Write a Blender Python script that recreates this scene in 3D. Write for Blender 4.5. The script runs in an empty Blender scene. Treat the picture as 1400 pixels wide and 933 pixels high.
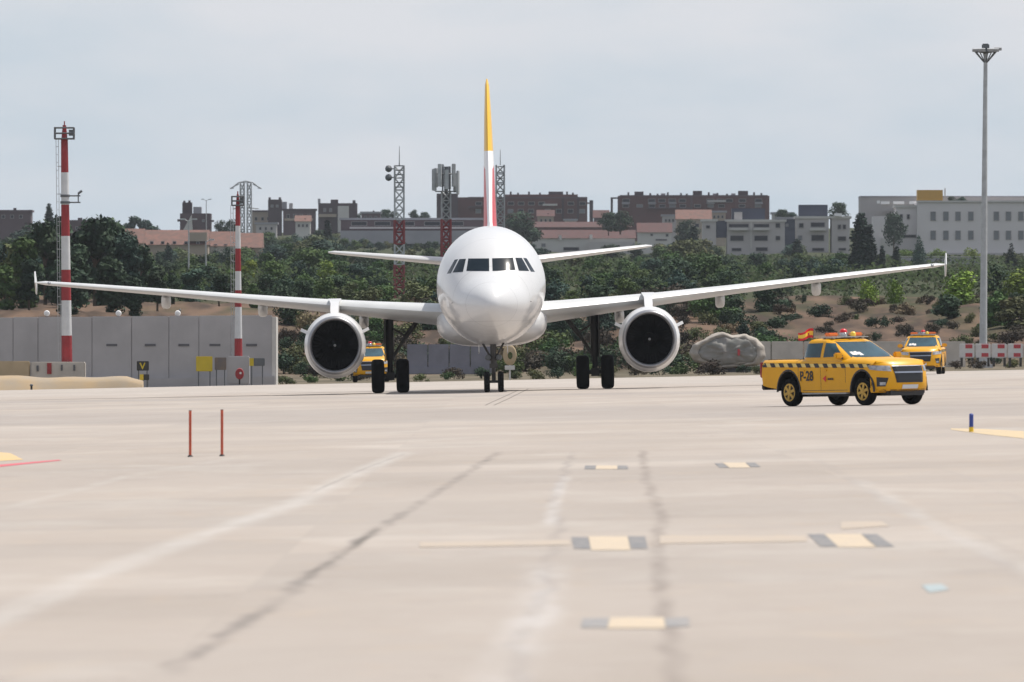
import bpy, bmesh, math, random
from mathutils import Vector, Matrix
from mathutils.bvhtree import BVHTree
from mathutils import noise as mnoise
random.seed(7)
SC = bpy.context.scene
COL = SC.collection
R = math.radians

# ------------------------------------------------------------------ camera
FPX, CX, HY, CH = 15556.0, 700.0, 469.5, 1.75      # focal length and horizon in photo pixels, eye height
cam_d = bpy.data.cameras.new('camera'); cam = bpy.data.objects.new('camera', cam_d); COL.objects.link(cam)
cam.location = (0, 0, CH); cam.rotation_euler = (R(90), 0, 0)
cam_d.sensor_width = 36; cam_d.lens = 400; cam_d.shift_y = 3.0/1400
cam_d.clip_start = 1; cam_d.clip_end = 20000
cam_d.dof.use_dof = True; cam_d.dof.focus_distance = 405; cam_d.dof.aperture_fstop = 9
SC.camera = cam

# ------------------------------------------------------------------ world, sun, exposure
SUN_DIR = Vector((0.42, 0.22, 1.0)).normalized()
EL = math.asin(SUN_DIR.z); ROT = math.atan2(SUN_DIR.x, SUN_DIR.y)
world = bpy.data.worlds.new("World"); SC.world = world; world.use_nodes = True
wn = world.node_tree; wn.nodes.clear()
def N(nt, t, **kw):
    n = nt.nodes.new(t)
    for k, v in kw.items(): setattr(n, k, v)
    return n
out = N(wn, 'ShaderNodeOutputWorld'); bg = N(wn, 'ShaderNodeBackground'); bg.inputs['Strength'].default_value = 0.1
sky = N(wn, 'ShaderNodeTexSky', sky_type='NISHITA'); sky.sun_disc = False
sky.sun_elevation = EL; sky.sun_rotation = ROT; sky.air_density = 1.0; sky.dust_density = 3.0
tc = N(wn, 'ShaderNodeTexCoord'); mp = N(wn, 'ShaderNodeMapping'); mp.inputs['Scale'].default_value = (1.0, 1.0, 3.2)
nz = N(wn, 'ShaderNodeTexNoise'); nz.inputs['Scale'].default_value = 9; nz.inputs['Detail'].default_value = 6; nz.inputs['Roughness'].default_value = .55
nz2 = N(wn, 'ShaderNodeTexNoise'); nz2.inputs['Scale'].default_value = 42; nz2.inputs['Detail'].default_value = 4
sx = N(wn, 'ShaderNodeSeparateXYZ')
add = N(wn, 'ShaderNodeMath', operation='ADD')
m1 = N(wn, 'ShaderNodeMath', operation='MULTIPLY'); m1.inputs[1].default_value = .45
cr = N(wn, 'ShaderNodeValToRGB')
e = cr.color_ramp.elements
e[0].position = .50; e[0].color = (5.5, 6.45, 7.3, 1)
e[1].position = .80; e[1].color = (7.3, 7.5, 7.95, 1)
# the lowest degrees are a touch bluer than the cloud above
mr = N(wn, 'ShaderNodeMapRange'); mr.inputs['From Min'].default_value = .008; mr.inputs['From Max'].default_value = .03; mr.inputs['To Min'].default_value = -.14; mr.inputs['To Max'].default_value = .09
add2 = N(wn, 'ShaderNodeMath', operation='ADD')
mix = N(wn, 'ShaderNodeMixRGB'); zf = N(wn, 'ShaderNodeMapRange'); zf.inputs['From Min'].default_value = .05; zf.inputs['From Max'].default_value = .5; zf.inputs['To Min'].default_value = .88; zf.inputs['To Max'].default_value = .42
L = wn.links.new
L(tc.outputs['Generated'], mp.inputs['Vector']); L(mp.outputs[0], nz.inputs['Vector']); L(mp.outputs[0], nz2.inputs['Vector'])
L(tc.outputs['Generated'], sx.inputs[0]); L(sx.outputs['Z'], mr.inputs['Value'])
L(nz2.outputs['Fac'], m1.inputs[0]); L(nz.outputs['Fac'], add.inputs[0]); L(m1.outputs[0], add.inputs[1])
L(add.outputs[0], add2.inputs[0]); L(mr.outputs[0], add2.inputs[1]); L(add2.outputs[0], cr.inputs[0])
L(sky.outputs[0], mix.inputs['Color1']); L(cr.outputs[0], mix.inputs['Color2'])
L(sx.outputs['Z'], zf.inputs['Value']); L(zf.outputs[0], mix.inputs['Fac']); L(mix.outputs[0], bg.inputs['Color']); L(bg.outputs[0], out.inputs['Surface'])
sun_d = bpy.data.lights.new('sun', 'SUN'); sun = bpy.data.objects.new('sun', sun_d); COL.objects.link(sun)
sun_d.energy = 4.1; sun_d.angle = R(.6); sun_d.color = (1, .95, .87)
sun.rotation_euler = SUN_DIR.to_track_quat('Z', 'Y').to_euler()
vs = SC.view_settings; vs.view_transform = 'Standard'; vs.look = 'None'; vs.gamma = 1; vs.use_curve_mapping = False; vs.exposure = 0.12
SC.render.engine = 'CYCLES'; SC.cycles.use_denoising = True; SC.cycles.max_bounces = 6
SC.cycles.volume_bounces = 0; SC.cycles.diffuse_bounces = 3; SC.cycles.glossy_bounces = 3

# ------------------------------------------------------------------ coordinates
T = math.tan(R(1.15))                                # the apron falls gently to the left
TILT = -R(1.15)
def G(px, py):                                       # point of the apron seen at a photo pixel
    u = (px-CX)/FPX; v = -(py-HY)/FPX
    d = CH/(T*u - v); return Vector((u*d, d, T*u*d))
def P(px, py, d): return Vector(((px-CX)/FPX*d, d, CH - (py-HY)/FPX*d))
def X(px, d): return (px-CX)/FPX*d
def smooth(a, b, v):
    v = max(0, min(1, (v-a)/(b-a))); return v*v*(3-2*v)
PROF = [(-500, -.06), (545, -.06), (560, -.12), (650, -.1), (670, .1), (720, 1.9), (760, 3.7), (800, 4.6), (1000, 6.2), (1500, 10.9),
        (1900, 16.1), (2400, 22.5), (2800, 29), (3100, 32), (3500, 30), (3900, 26)]
def H(x, y):
    z = PROF[-1][1]
    for (a, za), (b, zb) in zip(PROF, PROF[1:]):
        if y <= b:
            z = za + (zb-za)*max(0, (y-a)/(b-a)); break
    z += T*max(-70, min(70, x))*(1-smooth(600, 780, y))
    if y > 640:
        k = smooth(640, 760, y)
        z += k*(mnoise.noise(Vector((x/14, y/30, 0)))*.5 + mnoise.noise(Vector((x/60, y/200, 5)))*(.5+1.6*smooth(1000, 2500, y)))
        kb = smooth(665, 690, y)*(1-smooth(790, 850, y))
        if kb: z += kb*(mnoise.noise(Vector((x/5, y/9, 3)))*.55+mnoise.noise(Vector((x/1.9, y/4, 7)))*.28)
    return z

# ------------------------------------------------------------------ helpers
def tag(o, label=None, cat=None, group=None, kind=None):
    if label: o['label'] = label
    if cat: o['category'] = cat
    if group: o['group'] = group
    if kind: o['kind'] = kind
    return o
def empty(name, loc=(0, 0, 0), rot=(0, 0, 0), label=None, cat=None, group=None):
    o = bpy.data.objects.new(name, None); COL.objects.link(o); o.location = loc; o.rotation_euler = rot
    o.empty_display_size = .3
    return tag(o, label, cat, group)
def kids(o): return [c for c in bpy.data.objects if c.parent == o]
def copy_tree(o, parent=None):
    c = o.copy(); COL.objects.link(c); c.parent = parent
    for ch in kids(o): copy_tree(ch, c)
    return c

class MB:
    def __init__(s): s.v = []; s.f = []; s.mi = []
    def add(s, vs, fs, m=0):
        b = len(s.v); s.v += [Vector(v) for v in vs]; s.f += [[b+i for i in f] for f in fs]; s.mi += [m]*len(fs); return s
    def box(s, c, d, rot=None, m=0):
        c = Vector(c); hx, hy, hz = d[0]/2, d[1]/2, d[2]/2
        vs = [Vector((x, y, z)) for x in (-hx, hx) for y in (-hy, hy) for z in (-hz, hz)]
        if rot is not None: vs = [rot @ v for v in vs]
        return s.add([v+c for v in vs], [(0, 1, 3, 2), (4, 6, 7, 5), (0, 4, 5, 1), (2, 3, 7, 6), (0, 2, 6, 4), (1, 5, 7, 3)], m)
    def tube(s, a, b, r0, r1=None, n=8, m=0, cap=True):
        a = Vector(a); b = Vector(b); r1 = r0 if r1 is None else r1
        q = (b-a).to_track_quat('Z', 'Y')
        vs = []
        for p, r in ((a, r0), (b, r1)):
            for i in range(n):
                an = 2*math.pi*i/n; vs.append(p + q @ Vector((r*math.cos(an), r*math.sin(an), 0)))
        fs = [(i, (i+1) % n, n+(i+1) % n, n+i) for i in range(n)]
        if cap: fs += [tuple(range(n))[::-1], tuple(range(n, 2*n))]
        return s.add(vs, fs, m)
    def loft(s, rings, m=0, cap0=True, cap1=True, closed=True):
        n = len(rings[0]); vs = [v for r in rings for v in r]; fs = []
        for k in range(len(rings)-1):
            for i in range(n if closed else n-1):
                j = (i+1) % n; fs.append((k*n+i, k*n+j, (k+1)*n+j, (k+1)*n+i))
        if cap0: fs.append(tuple(range(n))[::-1])
        if cap1: fs.append(tuple((len(rings)-1)*n+i for i in range(n)))
        return s.add(vs, fs, m)
    def lathe(s, prof, c, axis='y', n=32, m=0, sz=1.0):          # prof: (along axis, radius)
        rings = []
        for (a, r) in prof:
            ring = []
            for i in range(n):
                t = 2*math.pi*i/n; p, q = r*math.cos(t), r*math.sin(t)*sz
                ring.append(Vector((p, a, q)) if axis == 'y' else Vector((a, p, q)) if axis == 'x' else Vector((p, q, a)))
            rings.append([v+Vector(c) for v in ring])
        return s.loft(rings, m, cap0=prof[0][1] > .001, cap1=prof[-1][1] > .001)
    def prism(s, pts, a, b, axis='y', m=0):                     # 2D outline extruded a..b along an axis
        def mk(p, t): return (p[0], t, p[1]) if axis == 'y' else (t, p[0], p[1]) if axis == 'x' else (p[0], p[1], t)
        return s.loft([[Vector(mk(p, a)) for p in pts], [Vector(mk(p, b)) for p in pts]], m)
    def build(s, name, mats, parent=None, smooth=False, bevel=0, seg=2, loc=None, fix=True):
        me = bpy.data.meshes.new(name)
        me.from_pydata([tuple(v) for v in s.v], [], s.f)
        for mt in (mats if isinstance(mats, (list, tuple)) else [mats]): me.materials.append(mt)
        me.polygons.foreach_set('material_index', s.mi)
        if fix:
            bm = bmesh.new(); bm.from_mesh(me)
            bmesh.ops.remove_doubles(bm, verts=bm.verts, dist=1e-5)
            bmesh.ops.recalc_face_normals(bm, faces=bm.faces)
            if bevel:
                es = [ed for ed in bm.edges if len(ed.link_faces) == 2 and ed.calc_face_angle() > .6]
                bmesh.ops.bevel(bm, geom=es, offset=bevel, segments=seg, affect='EDGES', clamp_overlap=True)
            bm.to_mesh(me); bm.free()
        if smooth:
            me.polygons.foreach_set('use_smooth', [True]*len(me.polygons))
            try: me.set_sharp_from_angle(angle=R(smooth if smooth is not True else 40))
            except Exception: pass
        o = bpy.data.objects.new(name, me); COL.objects.link(o)
        if parent: o.parent = parent
        if loc is not None: o.location = loc
        return o
def bvh_of(o):
    return BVHTree.FromPolygons([v.co for v in o.data.vertices], [list(p.vertices) for p in o.data.polygons])
def decal(mb, quad, axis, bvh, off=.01, n=10, k=8, m=0, side=1):
    """quad of 2D points laid on a surface hit along an axis; axis 'y+' looks along +y (2D = x,z); 'x-' looks along -x (2D = y,z)"""
    a, b, c, d = [Vector(q) for q in quad]; vs = []
    dirs = {'y+': Vector((0, 1, 0)), 'y-': Vector((0, -1, 0)), 'x-': Vector((-1, 0, 0)), 'x+': Vector((1, 0, 0))}[axis]
    for i in range(n+1):
        for j in range(k+1):
            u, w = i/n, j/k
            p = (a*(1-u)+b*u)*(1-w) + (d*(1-u)+c*u)*w
            o = Vector((p.x, 0, p.y)) if axis[0] == 'y' else Vector((0, p.x, p.y))
            o = o - dirs*60
            h, nn, _, _ = bvh.ray_cast(o, dirs)
            if h is None: return
            vs.append(h - dirs*off)
    fs = [(i*(k+1)+j, (i+1)*(k+1)+j, (i+1)*(k+1)+j+1, i*(k+1)+j+1) for i in range(n) for j in range(k)]
    mb.add(vs, fs, m)

# ------------------------------------------------------------------ materials
MT = {}
def mat(name, col, rough=.6, metal=0, var=.0, vscale=3.0, spec=.5, col2=None, coat=0, bump=0, objvar=0, stretch=None, emit=0):
    m = bpy.data.materials.new(name); m.use_nodes = True; nt = m.node_tree; b = nt.nodes['Principled BSDF']
    b.inputs['Roughness'].default_value = rough; b.inputs['Metallic'].default_value = metal
    b.inputs['Specular IOR Level'].default_value = spec
    if coat: b.inputs['Coat Weight'].default_value = coat; b.inputs['Coat Roughness'].default_value = .06
    l = nt.links.new
    c4 = (*col, 1); d4 = (*(col2 if col2 else [c*(1-var) for c in col]), 1)
    tcn = N(nt, 'ShaderNodeTexCoord'); no = N(nt, 'ShaderNodeTexNoise'); no.inputs['Scale'].default_value = vscale
    no.inputs['Detail'].default_value = 5; no.inputs['Roughness'].default_value = .6
    mpn = N(nt, 'ShaderNodeMapping')
    if stretch: mpn.inputs['Scale'].default_value = stretch
    l(tcn.outputs['Object'], mpn.inputs['Vector']); l(mpn.outputs[0], no.inputs['Vector'])
    r = N(nt, 'ShaderNodeMapRange'); r.inputs['From Min'].default_value = .35; r.inputs['From Max'].default_value = .65
    l(no.outputs['Fac'], r.inputs['Value'])
    mx = N(nt, 'ShaderNodeMixRGB'); mx.inputs['Color1'].default_value = c4; mx.inputs['Color2'].default_value = d4
    l(r.outputs[0], mx.inputs['Fac']); res = mx.outputs[0]
    if objvar:
        oi = N(nt, 'ShaderNodeObjectInfo'); hs = N(nt, 'ShaderNodeHueSaturation')
        r2 = N(nt, 'ShaderNodeMapRange'); r2.inputs['To Min'].default_value = 1-objvar; r2.inputs['To Max'].default_value = 1+objvar
        r3 = N(nt, 'ShaderNodeMapRange'); r3.inputs['To Min'].default_value = .5-.03; r3.inputs['To Max'].default_value = .5+.02
        mu = N(nt, 'ShaderNodeMath', operation='FRACT'); mm = N(nt, 'ShaderNodeMath', operation='MULTIPLY'); mm.inputs[1].default_value = 17.3
        l(oi.outputs['Random'], r2.inputs['Value']); l(oi.outputs['Random'], mm.inputs[0]); l(mm.outputs[0], mu.inputs[0]); l(mu.outputs[0], r3.inputs['Value'])
        l(r2.outputs[0], hs.inputs['Value']); l(r3.outputs[0], hs.inputs['Hue']); l(res, hs.inputs['Color']); res = hs.outputs[0]
    l(res, b.inputs['Base Color'])
    if bump:
        bp = N(nt, 'ShaderNodeBump'); bp.inputs['Strength'].default_value = bump; l(no.outputs['Fac'], bp.inputs['Height']); l(bp.outputs[0], b.inputs['Normal'])
    if emit:
        b.inputs['Emission Color'].default_value = c4; b.inputs['Emission Strength'].default_value = emit
    MT[name] = m; return m
mat('white_paint', (.68, .68, .68), .32, var=.05, vscale=.6, coat=.4)
mat('wing_paint', (.60, .61, .61), .38, var=.10, vscale=.8)
mat('alu', (.34, .345, .36), .38, metal=.6, var=.08)
mat('duct', (.30, .30, .31), .5, var=.1)
mat('black', (.012, .012, .013), .6, var=.2)
mat('fan', (.006, .006, .007), .5, spec=.2)
mat('tyre', (.008, .008, .008), .9, var=.3, vscale=8, spec=.15)
mat('gear', (.05, .045, .04), .5, var=.35, vscale=4)
mat('gear_dark', (.016, .014, .013), .5, var=.3, vscale=4)
mat('cockpit_glass', (.008, .016, .024), .12, spec=.22)
mat('car_glass', (.03, .085, .11), .1, spec=.5, var=.5, vscale=1.5)
mat('truck_yellow', (.76, .37, .0), .38, var=.08, vscale=2, coat=.12, spec=.35)
mat('rim_yellow', (.60, .36, .05), .4, var=.2, vscale=9)
mat('plastic_black', (.02, .02, .022), .5)
mat('grille', (.012, .013, .016), .35)
mat('chrome', (.42, .43, .46), .2, metal=.9)
mat('lamp_glass', (.48, .49, .52), .15, spec=.8, col2=(.25, .26, .28), vscale=7)
mat('amber', (.85, .20, .02), .25, spec=.8)
mat('amber_yellow', (.9, .6, .04), .25, spec=.8)
mat('lens_red', (.65, .02, .03), .25)
mat('plate_white', (.62, .64, .66), .5)
mat('stripe_pale', (.72, .55, .18), .5)
mat('mast_red', (.33, .02, .025), .5, var=.25, vscale=2)
mat('mast_white', (.68, .69, .70), .5, var=.12, vscale=2)
mat('tower_red', (.27, .055, .06), .6, var=.3)
mat('steel', (.42, .43, .44), .5, metal=.2, var=.2)
mat('steel_pale', (.50, .52, .53), .5, var=.2)
mat('steel_dark', (.13, .14, .15), .5, var=.2)
mat('pole_orange', (.55, .07, .02), .5, var=.3, vscale=9)
mat('post_blue', (.02, .05, .28), .5)
mat('post_yellow', (.75, .52, .03), .5)
mat('wall_grey', (.44, .425, .43), .8, var=.16, vscale=.5, bump=.1)
mat('wall_edge', (.60, .58, .55), .8, var=.1)  # wall grey made paler, sunlight on the end face put into the colour
mat('joint_dark', (.12, .12, .13), .8)
mat('conc_pale', (.52, .48, .43), .85, var=.15, vscale=1.5, bump=.1)
mat('conc_yellow', (.50, .39, .25), .85, var=.15, vscale=1.0)
mat('sand', (.40, .29, .17), .9, col2=(.33, .27, .20), vscale=.6)
mat('sign_yellow', (.62, .46, .02), .5, var=.08)
mat('sign_black', (.025, .025, .022), .5)
mat('sign_grey', (.14, .12, .12), .6, col2=(.2, .15, .11), vscale=3)
mat('bar_white', (.68, .66, .64), .6, var=.1)
mat('bar_red', (.50, .06, .07), .6, var=.2)
mat('tarp', (.28, .265, .25), .95, col2=(.24, .24, .22), vscale=1.6, bump=.4, spec=.1)  # grey of the added solid that imitates exhaust heat blur
mat('tarp_rim', (.44, .40, .355), .95, var=.3, vscale=2, spec=.1)
mat('brick', (.115, .045, .042), .85, col2=(.085, .04, .04), vscale=.15)
mat('brick_dark', (.055, .035, .042), .85, var=.2, vscale=.2)
mat('plum', (.10, .065, .075), .85, var=.2, vscale=.2)
mat('terracotta', (.185, .092, .072), .9, col2=(.12, .075, .062), vscale=1.2)
mat('terracotta_dark', (.10, .042, .038), .9, col2=(.07, .042, .04), vscale=1.2)
mat('stucco', (.43, .41, .405), .85, var=.1, vscale=.2)
mat('stucco_pale', (.50, .49, .47), .85, var=.08, vscale=.2)
mat('hospital_white', (.60, .575, .57), .85, var=.08, vscale=.12)
mat('cream', (.36, .30, .24), .85, var=.12, vscale=.3)
mat('navy', (.035, .045, .08), .6, var=.3, vscale=.2)
mat('roof_grey', (.30, .30, .33), .8, var=.15, vscale=.2)
mat('win_dark', (.015, .018, .026), .4, spec=.2)
mat('win_mid', (.15, .165, .18), .35)
mat('win_frame', (.24, .23, .235), .6)
mat('box_ochre', (.58, .32, .05), .7, var=.1)
mat('white_lit', (.8, .8, .8), .5)  # plain bright white of housings, awning and roof panels
mat('bark', (.09, .065, .045), .9, var=.3)
FOL = {'dark': ((.036, .066, .032), (.020, .042, .026)), 'mid': ((.070, .120, .030), (.040, .080, .030)), 'olive': ((.115, .130, .050), (.07, .09, .04)),
       'lime': ((.19, .26, .035), (.10, .16, .03)), 'blue': ((.045, .082, .060), (.028, .056, .046)), 'cypress': ((.014, .030, .022), (.010, .022, .018)),
       'dry': ((.20, .15, .085), (.11, .09, .055)), 'brown': ((.075, .058, .042), (.05, .044, .032))}
for k_, (a_, b_) in FOL.items(): mat('fol_'+k_, a_, .75, col2=b_, vscale=5, objvar=.3, spec=.2)

# fin paint: white with a red swathe low down and yellow above
def fin_mat():
    m = bpy.data.materials.new('fin_paint'); m.use_nodes = True; nt = m.node_tree; b = nt.nodes['Principled BSDF']; b.inputs['Roughness'].default_value = .35
    l = nt.links.new; t = N(nt, 'ShaderNodeTexCoord'); s = N(nt, 'ShaderNodeSeparateXYZ'); l(t.outputs['Object'], s.inputs[0])
    def M(op, a, b_=None):
        n = N(nt, 'ShaderNodeMath', operation=op)
        for i, v in enumerate((a, b_)):
            if v is None: continue
            if isinstance(v, (int, float)): n.inputs[i].default_value = v
            else: l(v, n.inputs[i])
        return n.outputs[0]
    y, z = s.outputs['Y'], s.outputs['Z']
    le = M('ADD', M('MULTIPLY', z, .98), 28.9-.98*5.8)          # leading edge y at height z
    back = M('SUBTRACT', y, le)
    yel = M('GREATER_THAN', z, 9.15)
    red = M('MULTIPLY', M('GREATER_THAN', back, M('ADD', M('MULTIPLY', M('SUBTRACT', z, 6.0), .10), .10)), M('LESS_THAN', M('ADD', z, M('MULTIPLY', back, -.25)), 8.35))
    red = M('MULTIPLY', red, M('GREATER_THAN', z, 6.05))
    x1 = N(nt, 'ShaderNodeMixRGB'); x1.inputs[1].default_value = (.8, .8, .8, 1); x1.inputs[2].default_value = (.55, .035, .05, 1); l(red, x1.inputs[0])
    x2 = N(nt, 'ShaderNodeMixRGB'); x2.inputs[2].default_value = (.80, .46, .03, 1); l(x1.outputs[0], x2.inputs[1]); l(yel, x2.inputs[0])
    l(x2.outputs[0], b.inputs['Base Color']); return m
MT['fin'] = fin_mat()
# fuselage paint: white with a faint radome seam and panel joints
def fus_mat():
    m = bpy.data.materials.new('fuselage_paint'); m.use_nodes = True; nt = m.node_tree; b = nt.nodes['Principled BSDF']; b.inputs['Roughness'].default_value = .3
    b.inputs['Coat Weight'].default_value = .5; b.inputs['Coat Roughness'].default_value = .08
    l = nt.links.new; t = N(nt, 'ShaderNodeTexCoord'); s = N(nt, 'ShaderNodeSeparateXYZ'); l(t.outputs['Object'], s.inputs[0])
    def M(op, a, b_=None):
        n = N(nt, 'ShaderNodeMath', operation=op)
        for i, v in enumerate((a, b_)):
            if v is None: continue
            if isinstance(v, (int, float)): n.inputs[i].default_value = v
            else: l(v, n.inputs[i])
        return n.outputs[0]
    seam = M('LESS_THAN', M('ABSOLUTE', M('SUBTRACT', s.outputs['Y'], .95)), .012)
    seam2 = M('MAXIMUM', M('LESS_THAN', M('ABSOLUTE', M('SUBTRACT', s.outputs['Y'], 3.6)), .01), M('MAXIMUM', M('LESS_THAN', M('ABSOLUTE', M('SUBTRACT', s.outputs['Y'], 2.05)), .012), M('LESS_THAN', M('ABSOLUTE', M('SUBTRACT', s.outputs['Z'], 2.55)), .008)))
    no = N(nt, 'ShaderNodeTexNoise'); no.inputs['Scale'].default_value = 1.2; l(t.outputs['Object'], no.inputs['Vector'])
    x0 = N(nt, 'ShaderNodeMixRGB'); x0.inputs[1].default_value = (.67, .675, .68, 1); x0.inputs[2].default_value = (.61, .615, .62, 1); l(no.outputs['Fac'], x0.inputs[0])
    x1 = N(nt, 'ShaderNodeMixRGB'); x1.inputs[2].default_value = (.42, .42, .42, 1); l(x0.outputs[0], x1.inputs[1]); l(M('MULTIPLY', M('MAXIMUM', seam, seam2), .6), x1.inputs[0])
    l(x1.outputs[0], b.inputs['Base Color']); return m
MT['fus'] = fus_mat()

# ------------------------------------------------------------------ ground
def ground_mat():
    m = bpy.data.materials.new('dry_ground'); m.use_nodes = True; nt = m.node_tree; b = nt.nodes['Principled BSDF']; b.inputs['Roughness'].default_value = .95
    b.inputs['Specular IOR Level'].default_value = .1
    l = nt.links.new; t = N(nt, 'ShaderNodeTexCoord')
    def noise(sc, det=5, st=(1, 1, 1)):
        mpn = N(nt, 'ShaderNodeMapping'); mpn.inputs['Scale'].default_value = st; l(t.outputs['Object'], mpn.inputs[0])
        n = N(nt, 'ShaderNodeTexNoise'); n.inputs['Scale'].default_value = sc; n.inputs['Detail'].default_value = det; l(mpn.outputs[0], n.inputs[0]); return n.outputs['Fac']
    def ramp(v, a, b_, lo=0., hi=1.):
        r = N(nt, 'ShaderNodeMapRange'); r.inputs[1].default_value = a; r.inputs[2].default_value = b_; r.inputs[3].default_value = lo; r.inputs[4].default_value = hi; l(v, r.inputs[0]); return r.outputs[0]
    def mx(f, a, b_):
        x = N(nt, 'ShaderNodeMixRGB')
        for i, v in ((0, f), (1, a), (2, b_)):
            if isinstance(v, tuple): x.inputs[i].default_value = (*v, 1)
            elif isinstance(v, float): x.inputs[i].default_value = v
            else: l(v, x.inputs[i])
        return x.outputs[0]
    soil = mx(ramp(noise(.45, 8, (1, .16, 2)), .38, .62), (.060, .044, .034), (.150, .100, .070))
    grass = mx(ramp(noise(.5, 6), .35, .65), (.032, .042, .02), (.06, .065, .032))
    c = mx(ramp(noise(.16, 7, (1, .10, 2)), .52, .66), soil, grass)
    sp = N(nt, 'ShaderNodeSeparateXYZ'); l(t.outputs['Object'], sp.inputs[0])
    low = mx(ramp(noise(.25, 5, (1, .3, 1)), .4, .62), (.09, .08, .055), (.17, .14, .10))
    c = mx(ramp(sp.outputs['Y'], 655, 690), low, c)
    c = mx(ramp(sp.outputs['Y'], 800, 840), c, grass)
    l(c, b.inputs['Base Color']); return m
mb = MB()
ys = [-300, -60, 200, 400, 500, 545, 556, 570, 600, 630, 650, 660]+[665+3*i for i in range(64)]+[880, 920, 1000, 1100, 1250, 1400, 1600, 1800, 2000, 2200, 2400, 2600, 2800, 3000, 3200, 3500, 3800]
xs = [-700, -500, -300, -200, -150, -120, -100, -80]+[-66+1.2*i for i in range(111)]+[80, 100, 120, 150, 200, 300, 500, 700]
mb.loft([[Vector((x, y, H(x, y))) for x in xs] for y in ys], closed=False, cap0=False, cap1=False)
tag(mb.build('ground', ground_mat(), smooth=180), kind='structure')

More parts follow.
